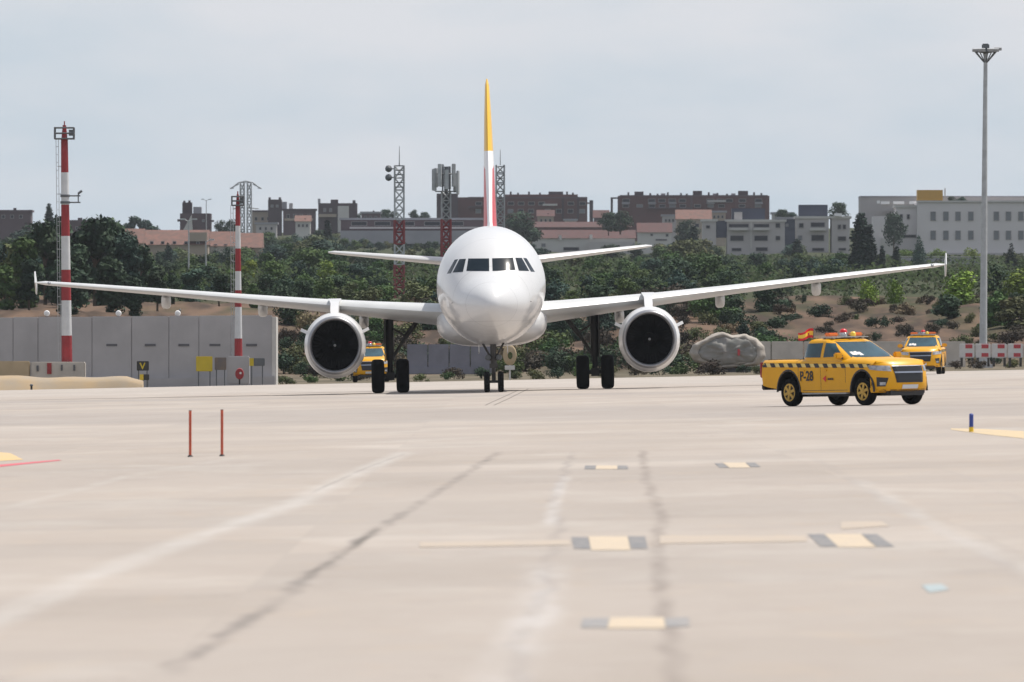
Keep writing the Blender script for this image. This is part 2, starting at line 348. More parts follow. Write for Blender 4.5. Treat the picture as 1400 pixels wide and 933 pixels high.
# apron concrete with worn joints, cracks, tyre marks and slab tones
def apron_mat():
    m = bpy.data.materials.new('apron_concrete'); m.use_nodes = True; nt = m.node_tree; b = nt.nodes['Principled BSDF']
    b.inputs['Roughness'].default_value = .85; b.inputs['Specular IOR Level'].default_value = .12
    l = nt.links.new; t = N(nt, 'ShaderNodeTexCoord'); s = N(nt, 'ShaderNodeSeparateXYZ'); l(t.outputs['Object'], s.inputs[0])
    Xo, Yo = s.outputs['X'], s.outputs['Y']
    def M(op, a, b_=None):
        n = N(nt, 'ShaderNodeMath', operation=op)
        for i, v in enumerate((a, b_)):
            if v is None: continue
            if isinstance(v, (int, float)): n.inputs[i].default_value = v
            else: l(v, n.inputs[i])
        return n.outputs[0]
    def noise(sc, det=5, st=(1, 1, 1), off=0, rough=.55):
        mpn = N(nt, 'ShaderNodeMapping'); mpn.inputs['Scale'].default_value = st; mpn.inputs['Location'].default_value = (off, off*2, 0); l(t.outputs['Object'], mpn.inputs[0])
        n = N(nt, 'ShaderNodeTexNoise'); n.inputs['Scale'].default_value = sc; n.inputs['Detail'].default_value = det; n.inputs['Roughness'].default_value = rough; l(mpn.outputs[0], n.inputs[0]); return n.outputs['Fac']
    def ramp(v, a, b_, lo=0., hi=1., sm=False):
        r = N(nt, 'ShaderNodeMapRange'); r.inputs[1].default_value = a; r.inputs[2].default_value = b_; r.inputs[3].default_value = lo; r.inputs[4].default_value = hi
        if sm: r.interpolation_type = 'SMOOTHSTEP'
        l(v, r.inputs[0]); return r.outputs[0]
    def mx(f, a, b_, blend='MIX'):
        x = N(nt, 'ShaderNodeMixRGB', blend_type=blend)
        for i, v in ((0, f), (1, a), (2, b_)):
            if isinstance(v, tuple): x.inputs[i].default_value = (*v, 1)
            elif isinstance(v, float): x.inputs[i].default_value = v
            else: l(v, x.inputs[i])
        return x.outputs[0]
    base = mx(ramp(noise(.06, 6, (1, .25, 1)), .35, .65), (.375, .328, .290), (.41, .366, .328))
    base = mx(ramp(noise(.5, 6, (1, .12, 1), 3), .3, .7, 0., .22), base, (.29, .258, .235))
    base = mx(ramp(noise(2.2, 5, (1, .35, 1), 9), .35, .75, 0., .2), base, (.45, .415, .385))
    fine = noise(14, 4, (1, 1, 1), 4); base = mx(ramp(fine, .3, .7, 0., .14), base, (.30, .27, .25))
    base = mx(ramp(noise(.22, 7, (1, .22, 1), 41, .65), .48, .66, 0., .42), base, (.33, .285, .245))
    base = mx(ramp(noise(.3, 7, (1, .3, 1), 53, .65), .53, .66, 0., .5), base, (.46, .425, .39))
    base = mx(ramp(noise(1.1, 6, (1, .25, 1), 71, .7), .56, .7, 0., .35), base, (.44, .355, .275))
    # slab tones
    br = N(nt, 'ShaderNodeTexBrick'); mpn = N(nt, 'ShaderNodeMapping'); mpn.inputs['Scale'].default_value = (1/6., 1/7.5, 1); mpn.inputs['Location'].default_value = (.32, .1, 0)
    l(t.outputs['Object'], mpn.inputs[0]); l(mpn.outputs[0], br.inputs['Vector']); br.offset = 0
    br.inputs['Scale'].default_value = 1; br.inputs['Brick Width'].default_value = 1; br.inputs['Row Height'].default_value = 1; br.inputs['Mortar Size'].default_value = .004
    br.inputs['Color1'].default_value = (.93, .93, .93, 1); br.inputs['Color2'].default_value = (1.04, 1.03, 1.02, 1); br.inputs['Mortar'].default_value = (.955, .955, .95, 1); br.inputs['Mortar Smooth'].default_value = 1
    base = mx(1., base, br.outputs['Color'], 'MULTIPLY')
    # darker crossing lane, running slightly oblique
    q = M('ADD', Yo, M('MULTIPLY', Xo, 1.36)); nq = M('MULTIPLY', M('SUBTRACT', noise(.12, 4, (1, .5, 1), 6), .5), 14)
    q = M('ADD', q, nq)
    lane = M('MULTIPLY', ramp(q, 252, 262, 0, 1, True), ramp(q, 300, 322, 1, 0, True))
    base = mx(M('MULTIPLY', lane, .42), base, (.29, .265, .25))
    lane2 = M('MULTIPLY', ramp(q, 372, 378, 0, 1, True), ramp(q, 386, 396, 1, 0, True))
    base = mx(M('MULTIPLY', lane2, .35), base, (.27, .25, .24))
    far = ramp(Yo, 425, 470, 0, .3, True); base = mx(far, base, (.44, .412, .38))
    def poly(pts, w, col, amt, soft=.6, wob=.03, patch=(.35, .6), off=0, wseed=1.0):
        nonlocal base
        W = sorted([G(*p) for p in pts], key=lambda v: v.y)
        xl = None
        for a, c in zip(W, W[1:]):
            r = ramp(Yo, a.y, c.y, 0, c.x-a.x); xl = r if xl is None else M('ADD', xl, r)
        xl = M('ADD', xl, W[0].x)
        dn = M('MULTIPLY', M('SUBTRACT', noise(.35*wseed, 4, (1, .6, 1), off), .5), wob*6)
        dist = M('ABSOLUTE', M('ADD', M('SUBTRACT', Xo, xl), dn))
        k = M('MULTIPLY', ramp(dist, w*(1-soft), w, 1, 0, True), ramp(Yo, W[0].y-3, W[0].y, 0, 1))
        k = M('MULTIPLY', k, ramp(Yo, W[-1].y, W[-1].y+4, 1, 0))
        k = M('MULTIPLY', k, ramp(noise(.9, 5, (3, .22, 1), off+11), patch[0], patch[1], .25, 1))
        base = mx(M('MULTIPLY', k, amt), base, col)
    # pale worn joint at lower left
    poly([(-60, 872), (120, 790), (240, 745), (400, 690), (470, 655), (550, 620)], .30, (.50, .48, .46), .55, soft=1.0, wob=.03, patch=(.25, .7))
    poly([(430, 672), (500, 640), (550, 622)], .05, (.26, .24, .22), .5, off=2, wob=.01)
    # dark crack
    poly([(250, 905), (300, 875), (370, 830), (460, 762), (530, 715), (610, 665), (680, 620)], .12, (.20, .18, .165), .72, soft=.95, wob=.055, patch=(.38, .62), off=5, wseed=2)
    poly([(425, 785), (470, 757), (510, 728)], .07, (.15, .135, .12), .8, soft=.9, wob=.015, patch=(.4, .6), off=7, wseed=2)
    # the two near-vertical joints
    poly([(930, 960), (920, 900), (905, 820), (900, 745), (904, 705), (886, 660), (878, 618)], .11, (.22, .19, .17), .6, soft=.95, wob=.035, patch=(.36, .6), off=8)
    poly([(700, 960), (712, 880), (745, 800), (765, 720), (757, 680), (784, 620)], .10, (.26, .235, .22), .5, soft=.9, wob=.05, patch=(.4, .6), off=12)
    poly([(650, 960), (700, 905), (735, 840), (750, 780)], .26, (.52, .50, .49), .5, soft=.9, wob=.03, patch=(.42, .62), off=13)
    poly([(752, 715), (760, 680), (772, 655)], .12, (.52, .50, .49), .45, soft=.9, off=14)
    # faint right-hand joints and oblique scuffs
    poly([(1500, 860), (1370, 770), (1240, 700), (1120, 630)], .12, (.31, .28, .26), .45, soft=.8, off=15, patch=(.45, .6))
    poly([(1500, 830), (1400, 775), (1290, 725), (1180, 660)], .2, (.50, .48, .46), .35, soft=1.0, off=16, patch=(.4, .6))
    poly([(1480, 720), (1330, 655), (1150, 600)], .09, (.33, .3, .28), .3, soft=.8, off=17, patch=(.45, .6))
    poly([(60, 745), (200, 700), (330, 665), (450, 632)], .11, (.33, .3, .28), .3, soft=.8, off=18, patch=(.45, .6))
    poly([(30, 690), (180, 650), (330, 625)], .2, (.48, .46, .44), .25, soft=.8, off=19, patch=(.45, .6))
    # paired tyre marks turning in under the nose wheel
    poly([(664, 554), (684, 545), (708, 534)], .035, (.12, .11, .10), .8, soft=.4, wob=.004, off=20, patch=(.2, .4))
    poly([(676, 554), (696, 545), (722, 532)], .035, (.12, .11, .10), .8, soft=.4, wob=.004, off=21, patch=(.2, .4))
    # hairline cracks
    vo = N(nt, 'ShaderNodeTexVoronoi', feature='DISTANCE_TO_EDGE'); vm = N(nt, 'ShaderNodeMapping'); vm.inputs['Scale'].default_value = (.22, .045, 1)
    wn2 = N(nt, 'ShaderNodeTexNoise'); wn2.inputs['Scale'].default_value = .8; wn2.inputs['Detail'].default_value = 5; l(t.outputs['Object'], wn2.inputs[0])
    va = N(nt, 'ShaderNodeMixRGB', blend_type='ADD'); va.inputs[0].default_value = 1.6; l(t.outputs['Object'], vm.inputs[0]); l(vm.outputs[0], va.inputs[1]); l(wn2.outputs['Color'], va.inputs[2]); l(va.outputs[0], vo.inputs['Vector'])
    vo.inputs['Scale'].default_value = 1
    ck = M('MULTIPLY', ramp(vo.outputs['Distance'], .002, .012, 1, 0, True), ramp(noise(.12, 4, (1, .4, 1), 91), .48, .6)); base = mx(M('MULTIPLY', ck, .45), base, (.22, .19, .17))
    # oil stains
    st = M('MULTIPLY', ramp(noise(.45, 6, (1, .35, 1), 31), .60, .74), .28); base = mx(st, base, (.24, .21, .19))
    l(base, b.inputs['Base Color']); return m
mb = MB()
edge = lambda x: 541+3*mnoise.noise(Vector((x/9, 0, 0)))+1.2*mnoise.noise(Vector((x/2, 3, 0)))
xs = [-70+2*i for i in range(71)]
rows = [[Vector((x, y, T*x)) for x in xs] for y in (-40, 20, 60, 120, 200, 300, 400, 500)]
rows.append([Vector((x, edge(x), T*x)) for x in xs])
rows.append([Vector((x, edge(x)+.15, T*x-.14)) for x in xs])
mb.loft(rows, closed=False, cap0=False, cap1=False)
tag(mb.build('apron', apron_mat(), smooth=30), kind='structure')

# painted markings: thin sheets 4 mm above the concrete
def paint_mat(name, col, wear=.5, under=(.385, .338, .298), sc=9):
    m = mat(name, col, .8, col2=under, vscale=sc)
    r = [n for n in m.node_tree.nodes if n.type == 'MAP_RANGE'][0]; r.inputs['From Min'].default_value = .62-.3*wear; r.inputs['From Max'].default_value = .80-.1*wear
    return m
pm_dark = paint_mat('paint_dark', (.15, .155, .165), .6); pm_cream = paint_mat('paint_cream', (.54, .44, .315), .6)
pm_faint = paint_mat('paint_faint_orange', (.47, .375, .27), 1.25, sc=4); pm_dark2 = paint_mat('paint_dark_worn', (.25, .245, .245), .5)
pm_yel = paint_mat('paint_yellow', (.60, .42, .19), .5, sc=2); pm_red = paint_mat('paint_red', (.55, .10, .13), .3, sc=2); pm_blue = paint_mat('paint_blue', (.31, .40, .43), .7, sc=8)
pm_yel2 = paint_mat('paint_yellow_pale', (.56, .43, .25), .6, sc=2)
def mark(pts, mt, lift=.004):
    mb = MB(); vs = []
    for p in pts:
        g = G(*p); vs.append((g.x, g.y, T*g.x+lift))
    mb.add(vs, [tuple(range(len(vs)))]); tag(mb.build('painted_marking', mt), kind='structure')
mark([(800, 637), (815, 637), (814, 642), (799, 642)], pm_dark); mark([(815.3, 637), (844, 637), (844, 642), (814.3, 642)], pm_cream); mark([(844.3, 637), (858, 637), (859, 642), (844.3, 642)], pm_dark)
mark([(977, 634), (988, 634), (997, 640), (984, 640)], pm_dark); mark([(988.4, 633), (1019, 633), (1026, 640), (997.4, 640)], pm_cream); mark([(1019.4, 633), (1032, 633), (1040, 639), (1026.4, 639)], pm_dark)
mark([(781, 735), (804, 735), (808, 751), (785, 751)], pm_dark); mark([(804.4, 734), (858, 734), (862, 753), (808.4, 753)], pm_cream); mark([(858.4, 734), (882, 734), (886, 751), (862.4, 751)], pm_dark)
mark([(1104, 731), (1127, 731), (1146, 748), (1122, 748)], pm_dark); mark([(1127.5, 731), (1177, 731), (1198, 749), (1146.5, 749)], pm_cream); mark([(1177.5, 731), (1199, 731), (1223, 748), (1198.5, 748)], pm_dark)
mark([(797, 846), (834, 846), (830, 859), (794, 859)], pm_dark2); mark([(834.5, 845), (908, 845), (910, 860), (830.5, 860)], pm_cream); mark([(908.5, 846), (942, 845), (943, 857), (910.5, 858)], pm_dark2)
mark([(574, 742), (778, 739), (780, 746), (574, 749)], pm_faint); mark([(902, 733), (1100, 733), (1104, 741), (902, 744)], pm_faint)
mark([(1150, 714), (1205, 713), (1216, 720), (1150, 724)], pm_faint); mark([(1260, 801), (1288, 799), (1298, 807), (1270, 811)], pm_blue)
mark([(-60, 622), (-10, 618), (14, 620), (32, 629), (-60, 634)], pm_yel)
mark([(-60, 641), (80, 629), (84, 630), (-60, 645)], pm_red)
mark([(1300, 586), (1345, 587), (1420, 591), (1420, 602), (1352, 595), (1300, 588)], pm_yel2)

# ------------------------------------------------------------------ aircraft
D0 = 404.5
g0 = G(674.5, 535)
air = empty('passenger_jet', ((674.5-700)/FPX*D0, D0, T*(674.5-700)/FPX*D0), (0, TILT, R(.12)),
            'large white twin engine passenger jet facing the viewer with red and yellow tail fin', 'airplane')
ZC = 3.74
ST = [ # y, top, bottom, half width (relative to the body axis)
 (0, -.62, -.64, .01), (.03, -.50, -.76, .14), (.1, -.37, -.88, .27), (.25, -.20, -1.03, .44), (.45, -.05, -1.16, .61), (.7, .09, -1.28, .78), (1.0, .23, -1.40, .95), (1.3, .35, -1.50, 1.09),
 (1.6, .47, -1.58, 1.22), (1.85, .62, -1.64, 1.31), (2.1, .82, -1.69, 1.40), (2.35, 1.03, -1.74, 1.475), (2.6, 1.22, -1.78, 1.55), (2.9, 1.41, -1.83, 1.62), (3.25, 1.58, -1.88, 1.69), (3.7, 1.74, -1.93, 1.77),
 (4.3, 1.89, -1.98, 1.85), (5, 2.0, -2.02, 1.92), (6, 2.07, -2.07, 1.965), (7, 2.09, -2.07, 1.975), (10, 2.09, -2.07, 1.975), (14, 2.09, -2.07, 1.975), (18, 2.09, -2.07, 1.975), (23, 2.09, -2.07, 1.975), (25, 2.09, -1.98, 1.965),
 (27, 2.08, -1.68, 1.88), (29, 2.06, -1.25, 1.70), (31, 2.0, -.75, 1.42), (33, 1.9, -.22, 1.08), (35, 1.72, .32, .70), (36.6, 1.5, .72, .38), (37.5, 1.3, .95, .16)]
ST = [(y, t_*(1+.085*smooth(2.3, 5, y)*(1-.6*smooth(26, 37, y))), b_, w) for y, t_, b_, w in ST]
# smooth resample
def spline(rows, y):
    for i in range(len(rows)-1):
        if rows[i][0] <= y <= rows[i+1][0]:
            p1, p2 = rows[i], rows[i+1]; p0 = rows[max(0, i-1)]; p3 = rows[min(len(rows)-1, i+2)]
            t = (y-p1[0])/(p2[0]-p1[0]); res = []
            for k in range(1, len(p1)):
                m1_ = (p2[k]-p0[k])/(p2[0]-p0[0])*(p2[0]-p1[0]); m2_ = (p3[k]-p1[k])/(p3[0]-p1[0])*(p2[0]-p1[0])
                res.append((2*t**3-3*t**2+1)*p1[k]+(t**3-2*t**2+t)*m1_+(-2*t**3+3*t**2)*p2[k]+(t**3-t**2)*m2_)
            return res
    return rows[-1][1:]
def ring(y, n=64):
    if y in (0,): tp, bt, w = ST[0][1:]
    else: tp, bt, w = spline(ST, y)
    zc = (tp+bt)/2
    # widest point rides a little below the middle on the nose
    hz = (tp-bt)/2; pts = []
    for i in range(n):
        a = 2*math.pi*i/n; c, s_ = math.cos(a), math.sin(a)
        pts.append(Vector((w*c, y, ZC+zc+hz*s_)))
    return pts
mb = MB(); ysr = [0, .015, .03, .06, .1, .16, .25, .35, .45, .57, .7, .85]+[1+.12*i for i in range(30)]+[4.7, 5, 5.5, 6, 7, 9, 12, 16, 20, 23, 24, 25, 26, 27, 28, 29, 30, 31, 32, 33, 34, 35, 36, 36.6, 37.1, 37.5]
mb.loft([ring(y) for y in ysr])
fus = mb.build('fuselage', MT['fus'], air, smooth=60)
fb = bvh_of(fus)
# cockpit windows (x, z) seen from the front
def zz(py): return CH+(HY-py)/38.2
W1 = [(.055, zz(353)), (.80, zz(352.5)), (.875, zz(369.5)), (.06, zz(370.5))]
W2 = [(.885, zz(352.8)), (1.12, zz(353)), (1.375, zz(371.3)), (1.0, zz(370.6))]
W3 = [(1.165, zz(353)), (1.29, zz(353.5)), (1.58, zz(372.5)), (1.435, zz(372.2))]
for s_ in (-1, 1):
    for q in (W1, W2, W3):
        mb = MB(); decal(mb, [(s_*x, z) for x, z in q], 'y+', fb, .012, 12, 10); mb.build('cockpit_window', MT['cockpit_glass'], fus, smooth=60)
# static ports and probes
for s_ in (-1, 1):
    mb = MB(); c = Vector((s_*1.29, 2.3, zz(413))); mb.tube(c, c+Vector((s_*.12, -.05, 0)), .03, .02); mb.tube(c+Vector((s_*.12, 0, 0)), c+Vector((s_*.12, -.2, 0)), .025, .015)
    mb.build('pitot_probe', MT['gear_dark'], fus)
# cabin windows and doors down both flanks
for s_ in (-1, 1):
    for i in range(46):
        mb = MB(); y = 7.3+.53*i; z = ZC+.42; decal(mb, [(y-.12, z+.17), (y+.12, z+.17), (y+.12, z-.17), (y-.12, z-.17)], 'x-' if s_ > 0 else 'x+', fb, .01, 1, 1)
        mb.build('cabin_window', MT['cockpit_glass'], fus)
mb = MB(); mb.prism([(9.0, ZC+2.08), (9.25, ZC+2.42), (9.5, ZC+2.42), (9.5, ZC+2.08)], -.015, .015, 'x'); mb.build('antenna', MT['white_paint'], fus)
# belly fairing
mb = MB(); rg = []
for y, w, top, bot in [(10.6, 1.2, -1.2, -1.75), (11.2, 1.75, -.75, -1.96), (12.2, 2.02, -.45, -2.06), (13.4, 2.03, -.35, -2.09), (15, 2.05, -.35, -2.09), (18, 2.05, -.4, -2.09), (20, 2.0, -.6, -2.06), (21.5, 1.7, -1.0, -2.04), (22.6, 1.0, -1.5, -2.02)]:
    r_ = []; zc = (top+bot)/2; hz = (top-bot)/2
    for i in range(40):
        a = 2*math.pi*i/40; c, s_ = math.cos(a), math.sin(a); p = 2/3.2
        r_.append(Vector((w*math.copysign(abs(c)**p, c)*(1-.12*max(0, -s_)), y, ZC+zc+hz*math.copysign(abs(s_)**p, s_))))
    rg.append(r_)
mb.loft(rg); mb.build('belly_fairing', MT['white_paint'], air, smooth=60)

def foil(x, yle, ch, z, th, tw, n=12, vert=False):
    pts = []
    us = [(1-math.cos(math.pi*i/n))/2 for i in range(n+1)]
    def yt(u): return 5*(.2969*math.sqrt(u)-.126*u-.3516*u*u+.2843*u**3-.1036*u**4)
    loop = [(u, yt(u)) for u in reversed(us)] + [(u, -yt(u)*.85) for u in us[1:]]
    for u, t_ in loop[:-1]+[loop[-1]]:
        yy = u*ch; zz_ = t_*th
        y2 = yy*math.cos(tw)+zz_*math.sin(tw); z2 = zz_*math.cos(tw)-yy*math.sin(tw)
        pts.append(Vector((zz_, yle+yy, z)) if vert else Vector((x, yle+y2, z+z2)))
    return pts[:-1]
WS = [ # x, leading edge y, chord, z, thickness, twist
 (1.6, 11.75, 7.3, 2.92, .86, R(2.8)), (2.3, 12.1, 6.85, 2.97, .80, R(2.7)), (4.2, 13.05, 5.75, 3.13, .64, R(2.3)), (6.3, 14.1, 4.55, 3.32, .50, R(1.8)), (9.0, 15.45, 3.70, 3.59, .38, R(1.3)), (12, 16.98, 2.8, 3.89, .29, R(.8)), (15, 18.5, 2.05, 4.18, .22, R(.3)), (16.6, 19.35, 1.62, 4.33, .17, 0), (16.95, 19.75, 1.2, 4.36, .06, 0)]
for s_ in (-1, 1):
    mb = MB(); mb.loft([foil(s_*w[0], *w[1:]) for w in WS]); wing = mb.build('wing', MT['wing_paint'], air, smooth=50)
    # wingtip fence
    tx = 17.0
    mb = MB(); o_ = [(19.6, 4.36), (20.5, 4.78), (21.05, 4.80), (21.2, 4.36), (20.95, 3.92), (20.35, 3.94)]
    r1 = [Vector((s_*(tx-.03+(z-4.36)*(.10 if z > 4.36 else .0)), y, z)) for y, z in o_]; r2 = [v+Vector((s_*.035, 0, 0)) for v in r1]
    mb.loft([r1, r2]); mb.build('wingtip_fence', MT['white_paint'], wing, bevel=.01)
    # navigation light patch
    mb = MB(); mb.lathe([(-.12, .02), (-.08, .06), (.05, .07), (.2, .02)], (s_*16.45, 19.3, 4.33), n=10); mb.build('navigation_light', MT['lamp_glass'], wing, smooth=True)
    for fx, fy, fz, fl in ((4.75, 17.1, 2.78, 3.0), (8.5, 17.3, 3.28, 2.7), (12.1, 18.0, 3.66, 2.2)):
        mb = MB(); rg = []
        for u, k in ((0, .15), (.08, .55), (.25, .95), (.5, 1), (.75, .8), (.92, .45), (1, .1)):
            w, h = .18*k, .27*k; cz = fz-.0-.10*k
            rg.append([Vector((s_*fx+w*math.copysign(abs(math.cos(a))**.6, math.cos(a)), fy+u*fl, cz+h*math.copysign(abs(math.sin(a))**.6, math.sin(a)))) for a in [2*math.pi*i/16 for i in range(16)]])
        mb.loft(rg); mb.build('flap_fairing', MT['wing_paint'], wing, smooth=60)
    # tailplane
    mb = MB(); mb.loft([foil(s_*x, y, c, z, th, 0) for x, y, c, z, th in ((.5, 31.0, 4.0, 4.80, .40), (1.0, 31.3, 3.8, 4.86, .38), (3.5, 32.8, 2.7, 5.12, .26), (6.0, 34.2, 1.6, 5.38, .15), (6.25, 34.6, 1.2, 5.40, .06))])
    mb.build('tailplane', MT['wing_paint'], air, smooth=50)
# fin
mb = MB(); rg = []
for z, yle, ch, th in ((5.55, 27.9, 7.6, .80), (5.75, 28.5, 7.1, .72), (6.0, 28.98, 6.7, .60), (6.4, 29.5, 6.25, .54), (7.5, 30.6, 5.3, .48), (9, 32.05, 4.1, .40), (10.5, 33.5, 2.9, .30), (11.72, 34.6, 2.0, .18), (11.98, 35.1, 1.3, .06)):
    rg.append(foil(0, yle, ch, z, th, 0, vert=True))
mb.loft(rg); mb.build('tail_fin', MT['fin'], air, smooth=50)

# engines
for s_ in (-1, 1):
    ex, ey, ez = s_*5.75, 10.7, 1.80
    en = empty('engine'); en.parent = air; en.location = (ex, ey, ez)
    SZ = 1.07
    mb = MB(); mb.lathe([(.16, 1.0), (.35, 1.06), (.7, 1.10), (1.3, 1.13), (2.1, 1.12), (2.9, 1.0), (3.3, .90), (3.3, .86), (2.6, .84)], (0, 0, 0), n=56, sz=SZ); mb.f = [f for f in mb.f if len(f) == 4]; mb.mi = mb.mi[:len(mb.f)]; mb.build('cowling', MT['white_paint'], en, smooth=50)
    mb = MB(); mb.lathe([(.34, .872), (.2, .862), (.08, .868), (.02, .89), (0, .92), (.02, .955), (.07, .98), (.16, 1.001)], (0, 0, .0), n=56, sz=SZ)
    mb.f = [f for f in mb.f if len(f) == 4]; mb.mi = mb.mi[:len(mb.f)]; mb.build('intake_lip', MT['alu'], en, smooth=60)
    mb = MB(); mb.lathe([(.34, .871), (.7, .855), (1.25, .86)], (0, 0, 0), n=56, sz=SZ); mb.f = [f for f in mb.f if len(f) == 4]; mb.mi = mb.mi[:len(mb.f)]; mb.build('intake_duct', MT['duct'], en, smooth=60)
    mb = MB(); mb.lathe([(1.22, .001), (1.22, .93)], (0, 0, 0), n=40)
    mb.f = [f for f in mb.f]; 
    for i in range(36):
        a = 2*math.pi*i/36; rr = []
        for r_, tw, w in ((.24, .9, .07), (.5, .6, .09), (.855, .25, .10)):
            c = Vector((math.cos(a)*r_, 1.02, math.sin(a)*r_)); tdir = Vector((-math.sin(a), 0, math.cos(a)))
            dv = tdir*math.cos(tw)*w*.6+Vector((0, 1, 0))*math.sin(tw)*w; rr.append([c-dv, c+dv, c+dv+Vector((0, .01, 0)), c-dv+Vector((0, .01, 0))])
        mb.loft(rr)
    mb.build('fan', MT['fan'], en)
    mb = MB(); mb.lathe([(.55, .003), (.6, .06), (.75, .15), (1.0, .25), (1.1, .27)], (0, 0, 0), n=24); mb.lathe([(.545, .002), (.56, .03), (.60, .05)], (0, -.012, 0), n=10, m=1)
    mb.build('spinner', [MT['fan'], MT['steel']], en, smooth=60)
    mb = MB(); mb.lathe([(2.6, .62), (3.5, .58), (4.2, .42), (4.2, .36), (4.0, .30), (4.9, .02)], (0, 0, 0), n=32, sz=1); mb.build('exhaust_nozzle', MT['steel_dark'], en, smooth=50)
    for q in (-1, 1):
        mb = MB(); a = R(22); c, sn = math.cos(a)*q, math.sin(a)
        b0 = Vector((1.04*c, .75, 1.12*sn+.04)); dv = Vector((c*.30, 0, sn*.36)); nn = Vector((-sn*q, 0, abs(c)))*.055
        ra = [b0-nn, b0+nn, b0+Vector((0, 1.1, 0))+nn, b0+Vector((0, 1.1, 0))-nn]; rb = [p+dv+Vector((0, .25 if i < 2 else 0, 0)) for i, p in enumerate(ra)]
        mb.loft([ra, rb]); mb.build('strake', MT['white_paint'], en)
    # pylon
    mb = MB(); mb.loft([[Vector((x, y, z)) for x, y, z in sec] for sec in (
        [(-.13, .8, 1.0), (.13, .8, 1.0), (.16, 5.0, .9), (-.16, 5.0, .9)], [(-.15, 1.15, 1.28), (.15, 1.15, 1.28), (.17, 5.2, 1.2), (-.17, 5.2, 1.2)], [(-.15, 2.2, 1.55), (.15, 2.2, 1.55), (.20, 5.4, 1.5), (-.20, 5.4, 1.5)], [(-.24, 2.9, 1.72), (.24, 2.9, 1.72), (.2, 5.6, 1.62), (-.2, 5.6, 1.62)])])
    mb.build('pylon', MT['white_paint'], en, smooth=60)

def wheel(parent, x, y, z, r, w, name='wheel', hub='gear'):
    e = empty(name); e.parent = parent; e.location = (x, y, z)
    mb = MB(); h = w/2
    mb.lathe([(-h*.8, r*.55), (-h, r*.70), (-h*.96, r*.86), (-h*.78, r*.965), (-h*.45, r), (h*.45, r), (h*.78, r*.965), (h*.96, r*.86), (h, r*.70), (h*.8, r*.55)], (0, 0, 0), 'x', n=36); mb.build('tyre', MT['tyre'], e, smooth=45)
    mb = MB(); mb.lathe([(-h*.83, .01), (-h*.83, r*.3), (-h*.6, r*.45), (-h*.85, r*.56), (h*.85, r*.56), (h*.6, r*.45), (h*.83, r*.3), (h*.83, .01)], (0, 0, 0), 'x', n=24); mb.build('hub', MT[hub], e, smooth=40)
for s_ in (-1, 1):
    lg = empty('main_landing_gear'); lg.parent = air; lg.location = (s_*3.8, 17.7, 0)
    mb = MB(); mb.tube((0, 0, .55), (0, 0, 1.35), .10, n=14); mb.tube((0, 0, 1.2), (0, 0, 2.95), .155, n=16); mb.tube((-.5, 0, .625), (.5, 0, .625), .085, n=12); mb.box((0, -.05, .62), (.3, .25, .3)); mb.tube((0, .2, .75), (0, .33, 1.05), .04); mb.tube((0, .33, 1.05), (0, .14, 1.35), .04)
    mb.build('strut', MT['gear_dark'], lg, smooth=40)
    mb = MB(); mb.tube((-s_*.05, 0, 1.22), (-s_*.55, 0, 2.0), .065, n=10); mb.tube((-s_*.55, 0, 2.0), (-s_*1.02, 0, 2.62), .095, n=10); mb.tube((-s_*.1, .02, 2.4), (-s_*.55, .02, 2.12), .04, n=8)
    mb.build('side_brace', MT['gear'], lg, smooth=40)
    mb = MB(); mb.prism([(-.45, 1.15), (.45, 1.15), (.55, 2.75), (-.55, 2.75)], s_*.165, s_*.20, 'x'); mb.build('gear_door', MT['white_paint'] if False else MT['gear_dark'], lg)
    for q in (-1, 1): wheel(lg, q*.46, 0, .625, .625, .48)
ng = empty('nose_landing_gear'); ng.parent = air; ng.location = (.03, 5.07, 0)
mb = MB(); mb.tube((0, 0, .38), (0, 0, 1.0), .07, n=12); mb.tube((0, 0, .9), (0, 0, 1.95), .11, n=14); mb.tube((-.27, 0, .38), (.27, 0, .38), .05, n=10); mb.box((0, -.05, .95), (.3, .2, .16)); mb.tube((-.15, -.05, 1.2), (.15, -.05, 1.2), .06); mb.build('strut', MT['gear'], ng, smooth=40)
mb = MB(); mb.tube((-.1, .0, 1.25), (-.42, .1, 1.85), .04); mb.tube((.1, .0, 1.25), (.42, .1, 1.85), .04); mb.tube((0, .1, 1.1), (0, 1.2, 1.8), .06); mb.build('drag_brace', MT['gear'], ng, smooth=40)
for q in (-1, 1):
    mb = MB(); mb.lathe([(-.12, .085), (-.13, .06), (-.1, .1), (.02, .11), (.12, .05)], (q*.2, -.12, 1.25), n=16); mb.build('taxi_light', MT['steel_dark'], ng, smooth=50)
    mb = MB(); mb.prism([(-.2, 1.72), (1.3, 1.72), (1.25, 1.38), (-.1, 1.45)], q*.50, q*.53, 'x'); mb.build('gear_door', MT['white_paint'], ng)
    wheel(ng, q*.25, 0, .375, .375, .215)

